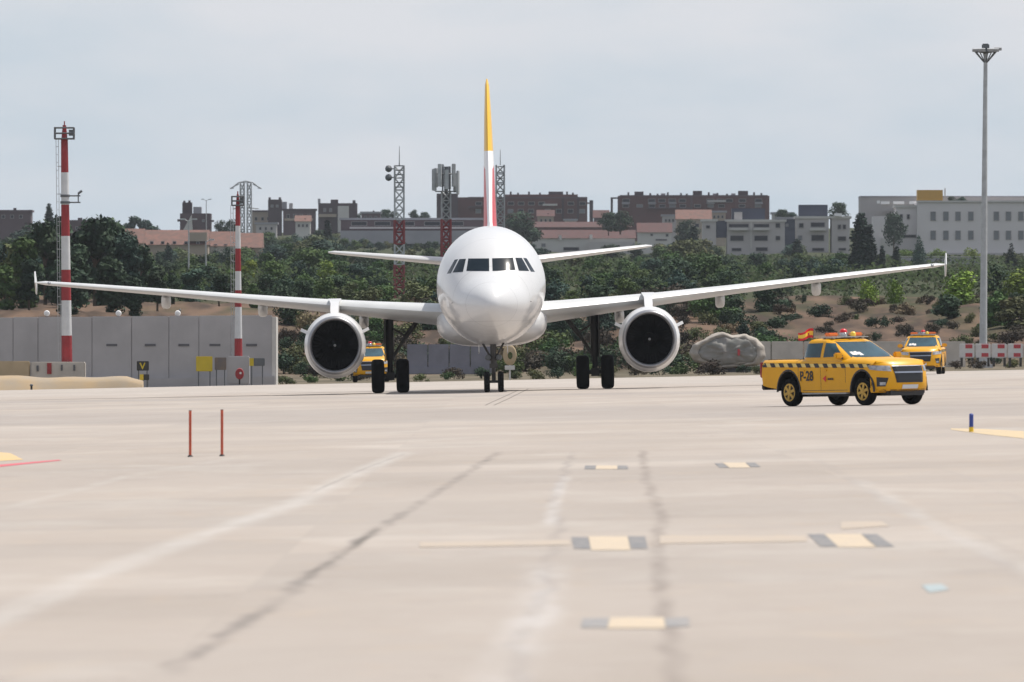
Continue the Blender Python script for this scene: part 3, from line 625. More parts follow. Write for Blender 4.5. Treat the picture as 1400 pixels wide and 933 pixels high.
# ------------------------------------------------------------------ pickup truck
def fz(z): return z if z < .5 else .5+(z-.5)*1.15 if z < 1.16 else 1.259+(z-1.16)*.92
def make_pickup():
    root = empty('pickup_truck')
    prof = [(-2.60, .56), (-2.64, .80), (-2.62, 1.13), (-2.58, 1.16), (-1.8, 1.165), (-.9, 1.16), (0, 1.155), (1.0, 1.155), (1.35, 1.15), (1.8, 1.13), (2.2, 1.09), (2.42, 1.045), (2.54, .96), (2.60, .82), (2.63, .64), (2.63, .50), (2.58, .40), (2.45, .34), (2.24, .36)]
    fx, rx, rr = 1.73, -1.40, .475
    for i in range(11):
        a = math.pi*i/10; prof.append((fx+rr*math.cos(a), .40+rr*math.sin(a)))
    prof += [(1.18, .36), (.3, .35), (-.85, .37)]
    for i in range(11):
        a = math.pi*i/10; prof.append((rx+rr*math.cos(a), .42+rr*math.sin(a)))
    prof += [(-1.95, .48), (-2.3, .52)]
    rings = []
    for y in (-.935, -.93, -.90, -.82, -.66, -.4, 0, .4, .66, .82, .90, .93, .935):
        ay = abs(y); r_ = []
        for (x, z) in prof:
            nx, nz_ = x, z
            if x > 2.2: nx = x - (.42*max(0, (ay-.45)/.485)**2.2)*(x-2.2+.25)/.6 - .05*(ay/.93)**2
            if x < -2.5: nx = x + .10*max(0, (ay-.7)/.235)**2
            if z > 1.0:                                      # rounded shoulder and crowned bonnet
                k = max(0, (ay-.80)/.135); nz_ = z-.075*k*k
                if x > .9: nz_ += .045*(1-(ay/.935)**2)
            yy = y*(1-.02*max(0, (.8-z))/.4) if ay > .9 else y
            if z > .95: yy *= .985
            r_.append(Vector((nx, yy, nz_)))
        rings.append(r_)
    mb = MB(); mb.loft(rings); npf = len(prof)
    for k in range((len(rings)-1)*npf):
        i = k % npf
        if 18 <= i <= 29 or 32 <= i <= 43: mb.mi[k] = 1
    body = mb.build('body', [MT['truck_yellow'], MT['plastic_black']], root, smooth=35); bb = bvh_of(body)
    # cab
    lv = [(1.10, 1.34, -.98, .885), (1.2, 1.17, -.96, .87), (1.32, .95, -.94, .845), (1.46, .69, -.91, .81), (1.58, .47, -.88, .775), (1.67, .30, -.84, .74), (1.725, .15, -.78, .69), (1.755, 0, -.68, .60), (1.765, -.15, -.5, .4)]
    rg = []
    for z, xf, xr, w in lv:
        cx_, hx = (xf+xr)/2, (xf-xr)/2; r_ = []
        for i in range(56):
            a = 2*math.pi*i/56; c, s_ = math.cos(a), math.sin(a); p = 2/7.
            x = cx_+hx*math.copysign(abs(c)**p, c); y = w*math.copysign(abs(s_)**p, s_)
            if c > 0: x -= .10*(y/w)**2*(1 if c > .3 else .6)
            r_.append(Vector((x, y, z)))
        rg.append(r_)
    mb = MB(); mb.loft(rg, cap0=False); cab = mb.build('cab', MT['truck_yellow'], root, smooth=35); cb = bvh_of(cab)
    def win(q, axis, name='side_window'):
        mb = MB(); decal(mb, q, axis, cb, .008, 10, 8); return mb.build(name, MT['car_glass'], cab, smooth=40)
    ws = win([(-.60, 1.66), (.60, 1.66), (.735, 1.20), (-.735, 1.20)], 'x-', 'windscreen')
    win([(-.55, 1.64), (.55, 1.64), (.68, 1.28), (-.68, 1.28)], 'x+', 'rear_window')
    for ax in ('y+', 'y-'):
        win([(.04, 1.635), (.30, 1.62), (.84, 1.24), (.04, 1.21)], ax); win([(-.76, 1.62), (-.08, 1.635), (-.08, 1.21), (-.88, 1.22)], ax)
        mb = MB(); decal(mb, [(-.08, 1.645), (.04, 1.645), (.04, 1.20), (-.08, 1.20)], ax, cb, .005, 2, 4); mb.build('door_pillar', MT['truck_yellow'], cab)
    for sgn, ax in ((-1, 'y+'), (1, 'y-')):
        # chequered waist stripe
        mb = MB(); decal(mb, [(-2.58, 1.085), (2.12, 1.025), (2.12, .955), (-2.58, 1.0)], ax, bb, .004, 40, 2, m=1)
        for i in range(13):
            x = -2.57+i*.375; zt = 1.092-.06*(i/12)
            decal(mb, [(x, zt), (x+.19, zt), (x+.27, zt-.10), (x+.08, zt-.10)], ax, bb, .009, 3, 2, m=0)
        mb.build('checker_stripe', [MT['plastic_black'], MT['stripe_pale']], body)
        # door joints
        mb = MB()
        for (xa, za, xb, zb) in ((-.97, 1.0, -.97, .72), (-.02, .98, -.02, .42), (1.02, .96, 1.04, .60), (-.80, .42, 1.10, .42)):
            d = Vector((zb-za, -(xb-xa))).normalized()*.006
            decal(mb, [(xa-d.x, za-d.y), (xa+d.x, za+d.y), (xb+d.x, zb+d.y), (xb-d.x, zb-d.y)], ax, bb, .003, 1, 6)
        mb.build('door_joint', MT['gear'], body)
        for x in (.22, -.72):
            mb = MB(); mb.box((x-.05, sgn*.945, .90), (.17, .03, .035)); mb.build('door_handle', MT['truck_yellow'], body, bevel=.008)
        # headlight wrapping round the corner
        mb = MB(); decal(mb, [(1.98, 1.0), (2.42, .985), (2.44, .86), (2.06, .90)], ax, bb, .012, 8, 5); mb.build('headlight', MT['lamp_glass'], body, smooth=True)
        mb = MB(); q = [(sgn*.56, .98), (sgn*.80, .99), (sgn*.80, .87), (sgn*.56, .85)]; decal(mb, q, 'x-', bb, .012, 6, 4); mb.build('headlight', MT['lamp_glass'], body, smooth=True)
        mb = MB(); q = [(sgn*.66, .70), (sgn*.86, .72), (sgn*.86, .50), (sgn*.72, .50)]; decal(mb, q, 'x-', bb, .012, 4, 4); fg = mb.build('fog_light_recess', MT['plastic_black'], body)
        mb = MB(); q = [(sgn*.72, .60), (sgn*.82, .60), (sgn*.82, .53), (sgn*.72, .53)]; decal(mb, q, 'x-', bb, .022, 2, 2); mb.build('fog_light', MT['lamp_glass'], body)
        mb = MB(); mb.box((-2.575, sgn*.875, .93), (.10, .12, .36)); mb.build('tail_light', MT['mast_red'], body, bevel=.02)
        # mirror
        mb = MB(); mb.box((.86, sgn*1.03, 1.25), (.14, .24, .18)); mi = mb.build('door_mirror', MT['truck_yellow'], root, bevel=.035)
        mb = MB(); mb.box((.84, sgn*.93, 1.18), (.06, .14, .05)); mb.build('mirror_arm', MT['plastic_black'], mi)
        # side step and wheels
        mb = MB(); mb.box((.16, sgn*.90, .335), (1.9, .13, .035)); mb.build('side_step', MT['steel'], root, bevel=.01)
        # wheel arch lip
        for wx, wz in ((fx, .40), (rx, .42)):
            mb = MB(); rg = []
            for i in range(15):
                a = R(-4)+math.pi*1.04*i/14; c, s_ = math.cos(a), math.sin(a)
                rg.append([Vector((wx+c*r0, sgn*yy, wz+s_*r0)) for r0, yy in ((.475, .94), (.515, .935), (.515, .90), (.465, .90))])
            mb.loft(rg); mb.build('wheel_arch_trim', MT['truck_yellow'] if False else MT['plastic_black'], root, smooth=40)
            wh = empty('wheel'); wh.parent = root; wh.location = (wx, sgn*.80, .375)
            h, r = .125, .375
            mb = MB(); mb.lathe([(-h*.8, r*.60), (-h, r*.72), (-h*.96, r*.88), (-h*.78, r*.97), (-h*.45, r), (h*.45, r), (h*.78, r*.97), (h*.96, r*.88), (h, r*.72), (h*.8, r*.60)], (0, 0, 0), 'y', n=36); mb.build('tyre', MT['tyre'], wh, smooth=45)
            mb = MB(); yo = sgn*.085
            mb.lathe([(-.10, .225), (.10, .235)], (0, 0, 0), 'y', n=32, m=1)
            mb.lathe([(yo-.01, .19), (yo+.025*sgn, .205), (yo+.025*sgn, .24), (yo, .245)], (0, 0, 0), 'y', n=32); mb.f, mb.mi = ([f for f in mb.f if len(f) <= 32], mb.mi)
            for i in range(6):
                a = math.pi*2*i/6+.3; cc, ss = math.cos(a), math.sin(a)
                mb.box((cc*.12, yo+.018*sgn, ss*.12), (.21, .03, .075), Matrix.Rotation(-a, 3, 'Y'))
            mb.lathe([(yo-.01, .065), (yo+.04*sgn, .055)], (0, 0, 0), 'y', n=16)
            mb.build('rim', [MT['rim_yellow'], MT['plastic_black']], wh)
    # front
    mb = MB(); q = [(-.52, .97), (.52, .97), (.45, .585), (-.45, .585)]; decal(mb, q, 'x-', bb, .014, 10, 6); gr = mb.build('grille', MT['grille'], body)
    mb = MB()
    for (za, zb, w) in ((.985, .965, .52), (.845, .805, .49)): decal(mb, [(-w, za), (w, za), (w, zb), (-w, zb)], 'x-', bb, .03, 10, 1)
    mb.build('grille_bar', MT['chrome'], gr)
    mb = MB(); decal(mb, [(-.27, .535), (.27, .535), (.27, .43), (-.27, .43)], 'x-', bb, .02, 4, 2); mb.build('number_plate', MT['plate_white'], body)
    mb = MB(); decal(mb, [(-.86, .415), (.86, .415), (.80, .37), (-.80, .37)], 'x-', bb, .012, 12, 1); mb.build('lower_bumper', MT['plastic_black'], body)
    mb = MB(); mb.box((2.30, 0, .345), (.3, 1.3, .09)); mb.box((.2, 0, .42), (4.6, 1.15, .34)); mb.box((-1.4, 0, .38), (.12, 1.5, .12)); mb.box((1.73, 0, .38), (.12, 1.5, .12)); mb.box((.1, 0, .8), (4.3, 1.1, .5)); mb.build('chassis', MT['plastic_black'], root)
    mb = MB(); mb.box((-2.62, 0, .53), (.12, 1.7, .16)); mb.build('rear_bumper', MT['plastic_black'], root, bevel=.03)
    mb = MB(); mb.box((-1.76, 0, 1.168), (1.5, 1.45, .02)); mb.build('bed_liner', MT['plastic_black'], root)
    # roof light bar
    lb = empty('roof_light_bar'); lb.parent = root; lb.location = (-.15, 0, 1.765)
    mb = MB(); mb.box((0, 0, .035), (.5, 1.15, .025)); [mb.box((x, y, .012), (.05, .06, .05)) for x in (-.2, .2) for y in (-.5, .5)]; mb.box((.36, 0, .03), (.05, 1.1, .02)); mb.box((.28, 0, .03), (.2, .05, .02)); mb.build('rack', MT['steel_pale'], lb)
    for y in (-.42, .42):
        mb = MB(); mb.box((0, y, .10), (.22, .36, .10)); mb.build('amber_lens', MT['amber'], lb, bevel=.035, smooth=50)
    mb = MB(); mb.lathe([(.05, .10), (.14, .105), (.155, .09)], (0, 0, 0), 'z', n=20); mb.build('beacon_base', MT['lamp_glass'], lb, smooth=40)
    mb = MB(); mb.lathe([(.155, .10), (.20, .10), (.24, .07), (.255, .01)], (0, 0, 0), 'z', n=20); mb.build('beacon', MT['lens_red'], lb, smooth=50)
    mb = MB(); mb.lathe([(.05, .07), (.13, .075), (.165, .05), (.175, .005)], (.16, .20, 0), 'z', n=16); mb.build('beacon', MT['amber_yellow'], lb, smooth=50)
    mb = MB(); mb.lathe([(0, .001), (.0, .05), (.04, .06), (.05, .02)], (.12, -.16, .09), 'x', n=12); mb.build('spot_lamp', MT['lamp_glass'], lb, smooth=50)
    mb = MB()
    for y0, z0 in ((-.60, 1.27), (-.48, 1.28), (-.38, 1.26)): decal(mb, [(y0, z0+.09), (y0+.09, z0+.10), (y0+.11, z0), (y0-.02, z0)], 'x-', cb, .012, 2, 2)
    mb.build('windscreen_papers', MT['bar_white'], cab)
    def reshape(o):
        for c in kids(o):
            if c.type == 'EMPTY':
                if c.name.startswith('roof_light_bar'): c.location.z = fz(c.location.z)
                continue
            for v in c.data.vertices: v.co.z = fz(v.co.z)
            reshape(c)
    reshape(root)
    root['_bvh'] = 0
    return root, body, bb, cab, cb
def lettering(txt, size, mt, parent, loc, rot, sx=1.0, name='lettering'):
    cu = bpy.data.curves.new(name, 'FONT'); cu.body = txt; cu.size = size; cu.extrude = .003; cu.offset = size*.022; cu.resolution_u = 3
    to = bpy.data.objects.new('tmp', cu); COL.objects.link(to); bpy.context.view_layer.update()
    me = bpy.data.meshes.new_from_object(to.evaluated_get(bpy.context.evaluated_depsgraph_get())); bpy.data.objects.remove(to); bpy.data.curves.remove(cu)
    me.materials.clear(); me.materials.append(mt); o = bpy.data.objects.new(name, me); COL.objects.link(o); o.parent = parent; o.location = loc; o.rotation_euler = rot; o.scale = (sx, 1, 1); return o
truck, tbody, tbb, tcab, tcb = make_pickup(); del truck['_bvh']
def ground_at(x): return T*x
t2 = copy_tree(truck); t3 = copy_tree(truck)
def place(o, px, py, yaw, sc, label):
    g = G(px, py); o.location = g; o.scale = (sc,)*3
    q = Matrix.Rotation(TILT, 4, 'Y') @ Matrix.Rotation(yaw, 4, 'Z'); o.rotation_euler = q.to_euler()
    tag(o, label, 'pickup truck')
place(truck, 1160, 554.5, R(-52.5), .942, 'yellow double cab pickup marked P-28 with chequered stripe, nearest on the apron')
place(t2, 1263, 512, R(-95), .955, 'small yellow pickup facing the viewer, beyond the P-28 truck at far right')
place(t3, 507, 522.5, R(-89), .955, 'yellow pickup partly hidden between the left jet engine and main wheels')
lettering('P-28', .37, MT['mast_red'] if False else MT['plastic_black'], tbody, (-.90, -.944, .69), (R(90), 0, 0), .85)
mb = MB(); mb.prism([(.08, .74), (.22, .82), (.20, .74), (.24, .72), (.20, .70), (.22, .64)], -.944, -.939, 'y'); mb.build('red_emblem', MT['lens_red'], tbody)
lettering('aena', .11, MT['gear_dark'], tbody, (.29, -.944, .70), (R(90), 0, 0), 1.2, 'small_lettering')
# flag on the nearest truck
tw = truck.location
fl = empty('flag', label='small red and yellow flag flying behind the cab roof of the P-28 pickup', cat='flag')
M_t = Matrix.LocRotScale(truck.location, truck.rotation_euler.to_quaternion(), Vector((.942,)*3))
fl.location = M_t @ Vector((-.90, -.45, 1.76)); fl.rotation_euler = (0, 0, R(10))
mb = MB(); mb.tube((0, 0, 0), (.02, 0, .32), .012, n=6); mb.build('pole', MT['steel_dark'], fl)
mb = MB(); n = 14
for m_, (a, b_) in enumerate(((0, .28), (.28, .72), (.72, 1))):
    r1, r2 = [], []
    for i in range(n+1):
        u = i/n; x = .02-.40*u; wy = .05*math.sin(u*7); dz = -.10*u+.03*math.sin(u*6)-.0
        r1.append(Vector((x, wy, .31-.25*a*(1-.25*u)+dz))); r2.append(Vector((x, wy+.01*math.sin(9*u), .31-.25*b_*(1-.25*u)+dz)))
    mb.loft([r1, r2], m=(0 if m_ != 1 else 1), closed=False, cap0=False, cap1=False)
cl = mb.build('cloth', [MT['lens_red'], MT['amber_yellow']], fl, smooth=True)
mb = MB(); mb.prism([(-.10, .20), (-.16, .20), (-.165, .13), (-.13, .11), (-.095, .13)], .018, .05, 'y'); mb.build('emblem', MT['bar_red'], cl)

# ------------------------------------------------------------------ marker posts on the apron
for (px, pb, lab) in ((260, 625, 'thin orange red marker pole on the apron, left one of the pair'), (303.5, 624, 'thin orange red marker pole on the apron, right one of the pair')):
    g = G(px, pb); s_ = FPX/g.y
    o = empty('marker_pole', g, label=lab, cat='marker pole', group='orange marker poles'); h = 63/s_
    mb = MB(); mb.tube((0, 0, 0.02), (0, 0, h), .022, n=10); mb.build('rod', MT['pole_orange'], o, smooth=True)
    mb = MB(); mb.tube((0, 0, 0), (0, 0, .03), .05, .03, n=12); mb.tube((0, 0, h), (0, 0, h+.01), .024, n=10); mb.build('base', MT['gear_dark'], o)
g = G(1328, 591); s_ = FPX/g.y; o = empty('edge_marker', g, label='short blue post with yellow foot beside the yellow line at far right', cat='marker post')
mb = MB(); mb.tube((0, 0, .09), (0, 0, 24/s_), .038, n=12); mb.lathe([(24/s_, .038), (24/s_+.02, .02)], (0, 0, 0), 'z', 12); mb.build('post', MT['post_blue'], o, smooth=True)
mb = MB(); mb.tube((0, 0, 0), (0, 0, .09), .042, n=12); mb.build('foot', MT['post_yellow'], o, smooth=True)
for px, py, h, lab in ((246, 514, .38, 'short dark edge light post in front of the grey wall, leftmost of two'), (278, 524, .33, 'short dark edge light post below the yellow sign'), (43, 532, .33, 'short dark post in front of the sandy mound')):
    g = G(px, py); g.z = H(g.x, g.y) if g.y > 545 else g.z; o = empty('edge_light_post', g, label=lab, cat='edge light')
    mb = MB(); mb.tube((0, 0, 0), (0, 0, h*.7), .05, n=8); mb.build('post', MT['gear_dark'], o); mb = MB(); mb.lathe([(h*.7, .08), (h*.9, .08), (h, .03)], (0, 0, 0), 'z', 10); mb.build('lamp', MT['steel_dark'], o)

# ------------------------------------------------------------------ grey wall at left
WD = 573
def Z0(x, y): return H(x, y)
wall = empty('concrete_wall', (X(190, WD), WD, 0), label='long grey concrete wall of tall panels behind the left wing', cat='wall')
xe = [-60, 18, 52, 126, 180, 231, 272, 316, 372]
for a, b_ in zip(xe, xe[1:]):
    xa, xb = X(a, WD)-wall.location.x+.006, X(b_, WD)-wall.location.x-.006
    ztop = CH-(434-3*(a/372)-HY)/FPX*WD; zb = -.9
    mb = MB(); mb.box(((xa+xb)/2, random.uniform(-.02, .02), (ztop+zb)/2), (xb-xa, .3, ztop-zb)); pn = mb.build('wall_panel', MT['wall_grey'], wall, bevel=.02)
    if a > 100:
        cx_ = (xa+xb)/2; zz_ = CH-(472-HY)/FPX*WD; mb = MB(); mb.box((cx_, -.16, zz_), (.55, .05, .12)); mb.build('vent_slot', MT['joint_dark'], pn)
mb = MB(); x0 = X(372, WD)-wall.location.x; mb.box((x0+.1, 2.0, 1.05), (.22, 4.3, 4.05)); mb.build('end_panel', MT['wall_edge'], wall, bevel=.02)
mb = MB(); mb.box((X(156, WD)-wall.location.x, .12, 1.0), ((372+60)/FPX*WD-.1, .06, 3.7)); mb.build('back_rail', MT['joint_dark'], wall)
mb = MB(); mb.box((X(160, WD)-wall.location.x, -.35, -.30+.0), ((372+60)/FPX*WD, .5, .5), Matrix.Rotation(TILT, 3, 'Y')); mb.build('wall_footing', MT['wall_grey'], wall, bevel=.03)
for px, lab in ((64, 'small white floodlight on top of the grey wall, leftmost'), (162, 'small white floodlight on top of the grey wall, middle one'), (243, 'small white floodlight on top of the grey wall, rightmost')):
    o = empty('floodlight', P(px, 433, WD), label=lab, cat='floodlight', group='white floodlights on the wall')
    mb = MB(); mb.tube((0, 0, 0), (0, 0, .08), .03, n=8); mb.build('bracket', MT['steel'], o)
    mb = MB(); mb.lathe([(-.13, .03), (-.10, .12), (0, .15), (.1, .1), (.14, .02)], (0, 0, .16), 'y', n=16); mb.build('housing', MT['white_lit'], o, smooth=50)

# wall segments seen under the aircraft and behind the trucks
def low_wall(px0, px1, top, bot, d, mt, label, n=3, th=.3):
    o = empty('low_wall', (X((px0+px1)/2, d), d, 0), label=label, cat='wall'); zt = CH-(top-HY)/FPX*d; zb = CH-(bot-HY)/FPX*d
    w = X(px1, d)-X(px0, d)
    for i in range(n):
        xa = -w/2+w*i/n+.02; xb = -w/2+w*(i+1)/n-.02; mb = MB(); mb.box(((xa+xb)/2, 0, (zt+zb)/2), (xb-xa, th, zt-zb)); mb.build('wall_panel', mt, o, bevel=.03)
    mb = MB(); mb.box((0, 0, zb+.2), (w, th+.2, .4)); mb.build('wall_footing', mt, o, bevel=.03); return o
low_wall(556, 672, 471, 512, 630, mat('wall_blue', (.22, .22, .26), .9, var=.25, vscale=.8), 'low bluish grey wall seen under the jet between its main and nose wheels', 4)
low_wall(1010, 1320, 467, 502, 655, MT['conc_pale'], 'low pale beige concrete wall behind the yellow trucks', 7)
# made-up solid imitating a wall distorted by hot engine exhaust
d = 640; o = empty('covered_heap', P(995, 482, d), label='pale rimmed grey tarpaulin covered heap between the right engine and the P-28 pickup', cat='covered heap')
ol = [(945, 483), (950, 472), (962, 466), (976, 458), (990, 455), (1004, 459), (1022, 458), (1036, 464), (1046, 474), (1048, 488), (1040, 499), (1020, 502), (1000, 504), (984, 506), (968, 500), (952, 494)]
olr = []
for (a, b_), (c, e_) in zip(ol, ol[1:]+ol[:1]): olr += [(a+(c-a)*k/4, b_+(e_-b_)*k/4) for k in range(4)]
def rr_(k, yy):
    o2 = []
    for px, py in olr:
        v = Vector((((px-997)*k)/FPX*d, yy, ((482-py)*k)/FPX*d)); n_ = mnoise.noise(v*2.2)*.5+mnoise.noise(v*5)*.25+abs(mnoise.noise(Vector((v.x*1.5, 0, v.z*6))))*.4
        o2.append(v+Vector((0, -.35*n_*(1 if yy < 0 else 0), .10*n_)))
    return o2
mb = MB(); mb.loft([rr_(.78, -.5), rr_(.84, -.56), rr_(.90, -.55), rr_(.96, -.45), rr_(1, -.3), rr_(1.02, .1), rr_(1.0, .6), rr_(.7, 1.2)]); mb.build('rim', MT['tarp_rim'], o, smooth=80)
mb = MB(); mb.loft([rr_(.05, -.80), rr_(.15, -.80), rr_(.25, -.79), rr_(.35, -.78), rr_(.45, -.75), rr_(.55, -.72), rr_(.65, -.67), rr_(.73, -.60), rr_(.80, -.50), rr_(.80, 0)]); mb.build('cover', MT['tarp'], o, smooth=80)
mb = MB(); mb.box((.6, -.95, 0), (.14, .1, .36)); mb.build('red_strip', MT['bar_red'], o, bevel=.02)
mb = MB(); mb.box((0, .3, -1.5), (2.6, .8, 1.4)); mb.build('plinth', MT['joint_dark'], o, bevel=.1)
# made-up rounded solid for a heat-distorted orange blur by the nose wheel
d = 560; o = empty('marker_board', P(697, 503, d), label='rounded pale orange board with dark centre standing behind the nose wheel', cat='marker board')
mb = MB(); mb.lathe([(-.06, .05), (-.06, .30), (0, .34), (.05, .30), (.05, .02)], (0, 0, .62), 'y', 24, sz=1.5); mb.build('board', MT['conc_yellow'], o, smooth=50)  # rounded solid shaped after the blurred outline, no real board
mb = MB(); mb.lathe([(-.08, .001), (-.09, .10), (-.06, .12)], (.02, -.01, .60), 'y', 18, sz=1.5); mb.build('dark_centre', MT['fol_olive'], o)
mb = MB(); mb.box((0, 0, 0), (.5, .12, .22)); mb.tube((0, .02, -.6), (0, .02, .3), .05); mb.build('foot', MT['bar_white'], o, bevel=.03)

# ------------------------------------------------------------------ concrete blocks, mound, signs at left
def block(px0, px1, top, bot, d, mt, label, holes=(), cat='concrete block'):
    o = empty('concrete_block', (X((px0+px1)/2, d), d, CH-(bot-HY)/FPX*d), label=label, cat=cat); w = (px1-px0)/FPX*d; h = (bot-top)/FPX*d
    mb = MB(); mb.box((0, 0, h/2-.2), (w, 1.0, h+.4)); mb.build('block', mt, o, bevel=.05)
    for (hx, hz, hw, hh, mm) in holes:
        mb = MB(); mb.box(((hx-(px0+px1)/2)/FPX*d, -.52, (bot-hz)/FPX*d), (hw/FPX*d, .06, hh/FPX*d)); mb.build('slot', mm, o)
    return o
block(-60, 41, 494, 520, 562, MT['conc_yellow'], 'yellowish concrete block at the left edge beside the mound')
block(42.5, 117, 495, 517, 562, MT['conc_pale'], 'pale concrete foot block with dark slots under the large red white mast', [(52, 504, 3, 8, MT['joint_dark']), (68, 504, 6, 15, MT['mast_red']), (85, 503, 2.5, 8, MT['joint_dark']), (102, 503, 2.5, 8, MT['joint_dark'])])
block(311, 341, 487, 515, 566, MT['wall_grey'], 'grey concrete foot block under the smaller red white mast')
d = 556; mb = MB(); rg = []
for i in range(25):
    u = i/24; px = -60+255*u; top = (513.5+3*u-1.0*math.sin(u*9)-.8*math.sin(u*23)) if u < .93 else 516.3+(u-.93)*60; bot = 531-7*u
    x = X(px, d); zt = CH-(top-HY)/FPX*d; zb = -1.2
    rg.append([Vector((x, d-2.2*(1-u*.5), zb)), Vector((x, d-1.0, zb+(zt-zb)*.8)), Vector((x, d, zt)), Vector((x, d+1.2, zt-.05)), Vector((x, d+2.4, zb))])
mb.loft(rg); tag(mb.build('sandy_mound', MT['sand'], smooth=80), 'low long mound of yellow sand and dry grass at far left below the mast', 'mound')
def sign(px0, px1, top, bot, d, mt, label, glyph=None, gm=None, legs=True, two=None):
    o = empty('apron_sign', (X((px0+px1)/2, d), d, CH-(bot-HY)/FPX*d), label=label, cat='sign'); w = (px1-px0)/FPX*d; h = (bot-top)/FPX*d
    mb = MB(); mb.box((0, 0, h/2), (w, .18, h)); mb.build('sign_face', mt, o, bevel=.02)
    if legs:
        mb = MB(); zg = H(o.location.x, d)-o.location.z; [mb.tube((q*w*.35, 0, zg-.1), (q*w*.35, 0, .02), .03) for q in (-1, 1)]; mb.build('legs', MT['steel_dark'], o)
    if glyph:
        lettering(glyph, h*.95, gm, o, (-w*.25, -.10, h*.16), (R(90), 0, 0), 1.0)
    if two:
        mb = MB(); mb.box((-w/2+w*two/2, -.005, h/2), (w*two, .2, h*1.01)); mb.build('colour_panel', gm, o)
    return o
sign(187, 203.5, 494, 507, 560, MT['sign_black'], 'black sign with yellow letter in front of the grey wall', 'V', MT['sign_yellow'])
sign(191, 204, 512, 520, 558, MT['sign_black'], 'small black sign with yellow edge at the tip of the sandy mound', None, MT['sign_yellow'], two=.4)  # solid panel imitating the mirage reflection of the sign above
sign(268, 290.5, 487.5, 508, 560, MT['sign_yellow'], 'square plain yellow sign in front of the grey wall')
sign(293.5, 309.5, 489, 506, 560, MT['sign_grey'], 'dark brownish square sign right of the yellow sign')
sign(341, 362, 490, 500.5, 562, MT['steel_dark'], 'narrow dark sign with yellow left end near the wall end', None, MT['sign_yellow'], two=.28)
d = 560; o = empty('warning_lamp', P(327.5, 522, d), label='dark red round warning lamp on stand below the smaller mast', cat='warning lamp')
mb = MB(); mb.lathe([(-.12, .05), (-.12, .20), (.1, .22), (.14, .05)], (0, 0, .38), 'y', 16, sz=1.3); mb.build('lamp', MT['mast_red'], o, smooth=50)
mb = MB(); mb.lathe([(-.14, .001), (-.145, .06)], (.05, 0, .42), 'y', 10); mb.build('lens', MT['bar_white'], o); mb = MB(); mb.tube((0, 0, -.15), (0, 0, .2), .04); mb.build('stand', MT['gear_dark'], o)

# ------------------------------------------------------------------ red white masts
def mast(px_b, px_t, bot, top, d, rb, rt, bands, label, arm=True):
    o = empty('signal_mast', P(px_b, bot, d), label=label, cat='mast'); s_ = d/FPX; h = (bot-top)*s_; lean = (px_t-px_b)*s_
    def at(py): u = (bot-py)/(bot-top); return Vector((lean*u, 0, h*u)), rb+(rt-rb)*u
    col_ = 'mast_red'
    for a, b_ in zip(bands, bands[1:]):
        pa, ra = at(a); pb, rb2 = at(b_); mb = MB(); mb.tube(pa, pb, ra, rb2, n=16); mb.build('mast_section', MT[col_], o, smooth=40); col_ = 'mast_white' if col_ == 'mast_red' else 'mast_red'
    # platform cage
    pt, _ = at(bands[-1]); mb = MB(); w = 13*s_*(1 if arm else .62); hh = 15*s_*(1 if arm else .8)
    for z in (0, hh*.5, hh):
        for q in (-1, 1): mb.tube(pt+Vector((-w, q*w, z)), pt+Vector((w, q*w, z)), .035); mb.tube(pt+Vector((q*w, -w, z)), pt+Vector((q*w, w, z)), .035)
    for qx in (-1, 1):
        for qy in (-1, 1): mb.tube(pt+Vector((qx*w, qy*w, 0)), pt+Vector((qx*w, qy*w, hh)), .035)
    mb.box(pt+Vector((0, 0, 0)), (2*w, 2*w, .06)); mb.build('platform_cage', MT['steel_dark'], o)
    mb = MB(); mb.tube(pt, pt+Vector((0, 0, hh*1.25)), rt*.9, rt*.5); mb.box(pt+Vector((w*.7, 0, hh*.55)), (.22, .2, .3), m=1); mb.tube(pt+Vector((0, 0, hh)), pt+Vector((0, 0, hh*1.6)), .03); mb.build('mast_top', [MT['mast_red'], MT['steel_dark']], o)
    # ladder
    mb = MB(); a, ra = at(bot-4); b2, r2 = at(bands[-1]); off = Vector((-rb-.09, 0, 0))
    for q in (-.06, .06): mb.tube(a+off+Vector((q, 0, 0)), b2+off+Vector((q, 0, 0)), .014, n=5)
    k = int(h/.4)
    for i in range(k): p = a.lerp(b2, i/k)+off; mb.tube(p+Vector((-.06, 0, 0)), p+Vector((.06, 0, 0)), .012, n=4)
    for i in range(1, 8): p = a.lerp(b2, i/8); mb.tube(p+off, p, .02, n=4)
    mb.build('ladder', MT['steel_pale'], o)
    if arm:
        am = MB()
        for py in (268, 277): p, r_ = at(py); am.tube(p, p+Vector((21*s_, 0, 0)), .035); am.lathe([(-.06, r_+.04), (.06, r_+.04)], p, 'z', 14)
        p, _ = at(277); am.tube(p+Vector((18*s_, 0, 0)), p+Vector((18*s_, 0, 13*s_)), .03); am.tube(p+Vector((18*s_, 0, 12*s_)), p+Vector((23*s_, 0, 16*s_)), .06); am.build('instrument_arm', MT['steel_dark'], o)
    return o
mast(91.5, 88.0, 496, 186, 563, .27, .17, [496, 459, 411, 369, 323, 280, 236, 190], 'tall red and white striped mast with cage top at left, before the grey wall')
mast(326, 325, 489, 276, 566, .20, .11, [489, 463, 420, 397, 371, 340, 309, 281], 'smaller red and white striped mast standing before the right end of the grey wall', arm=False)

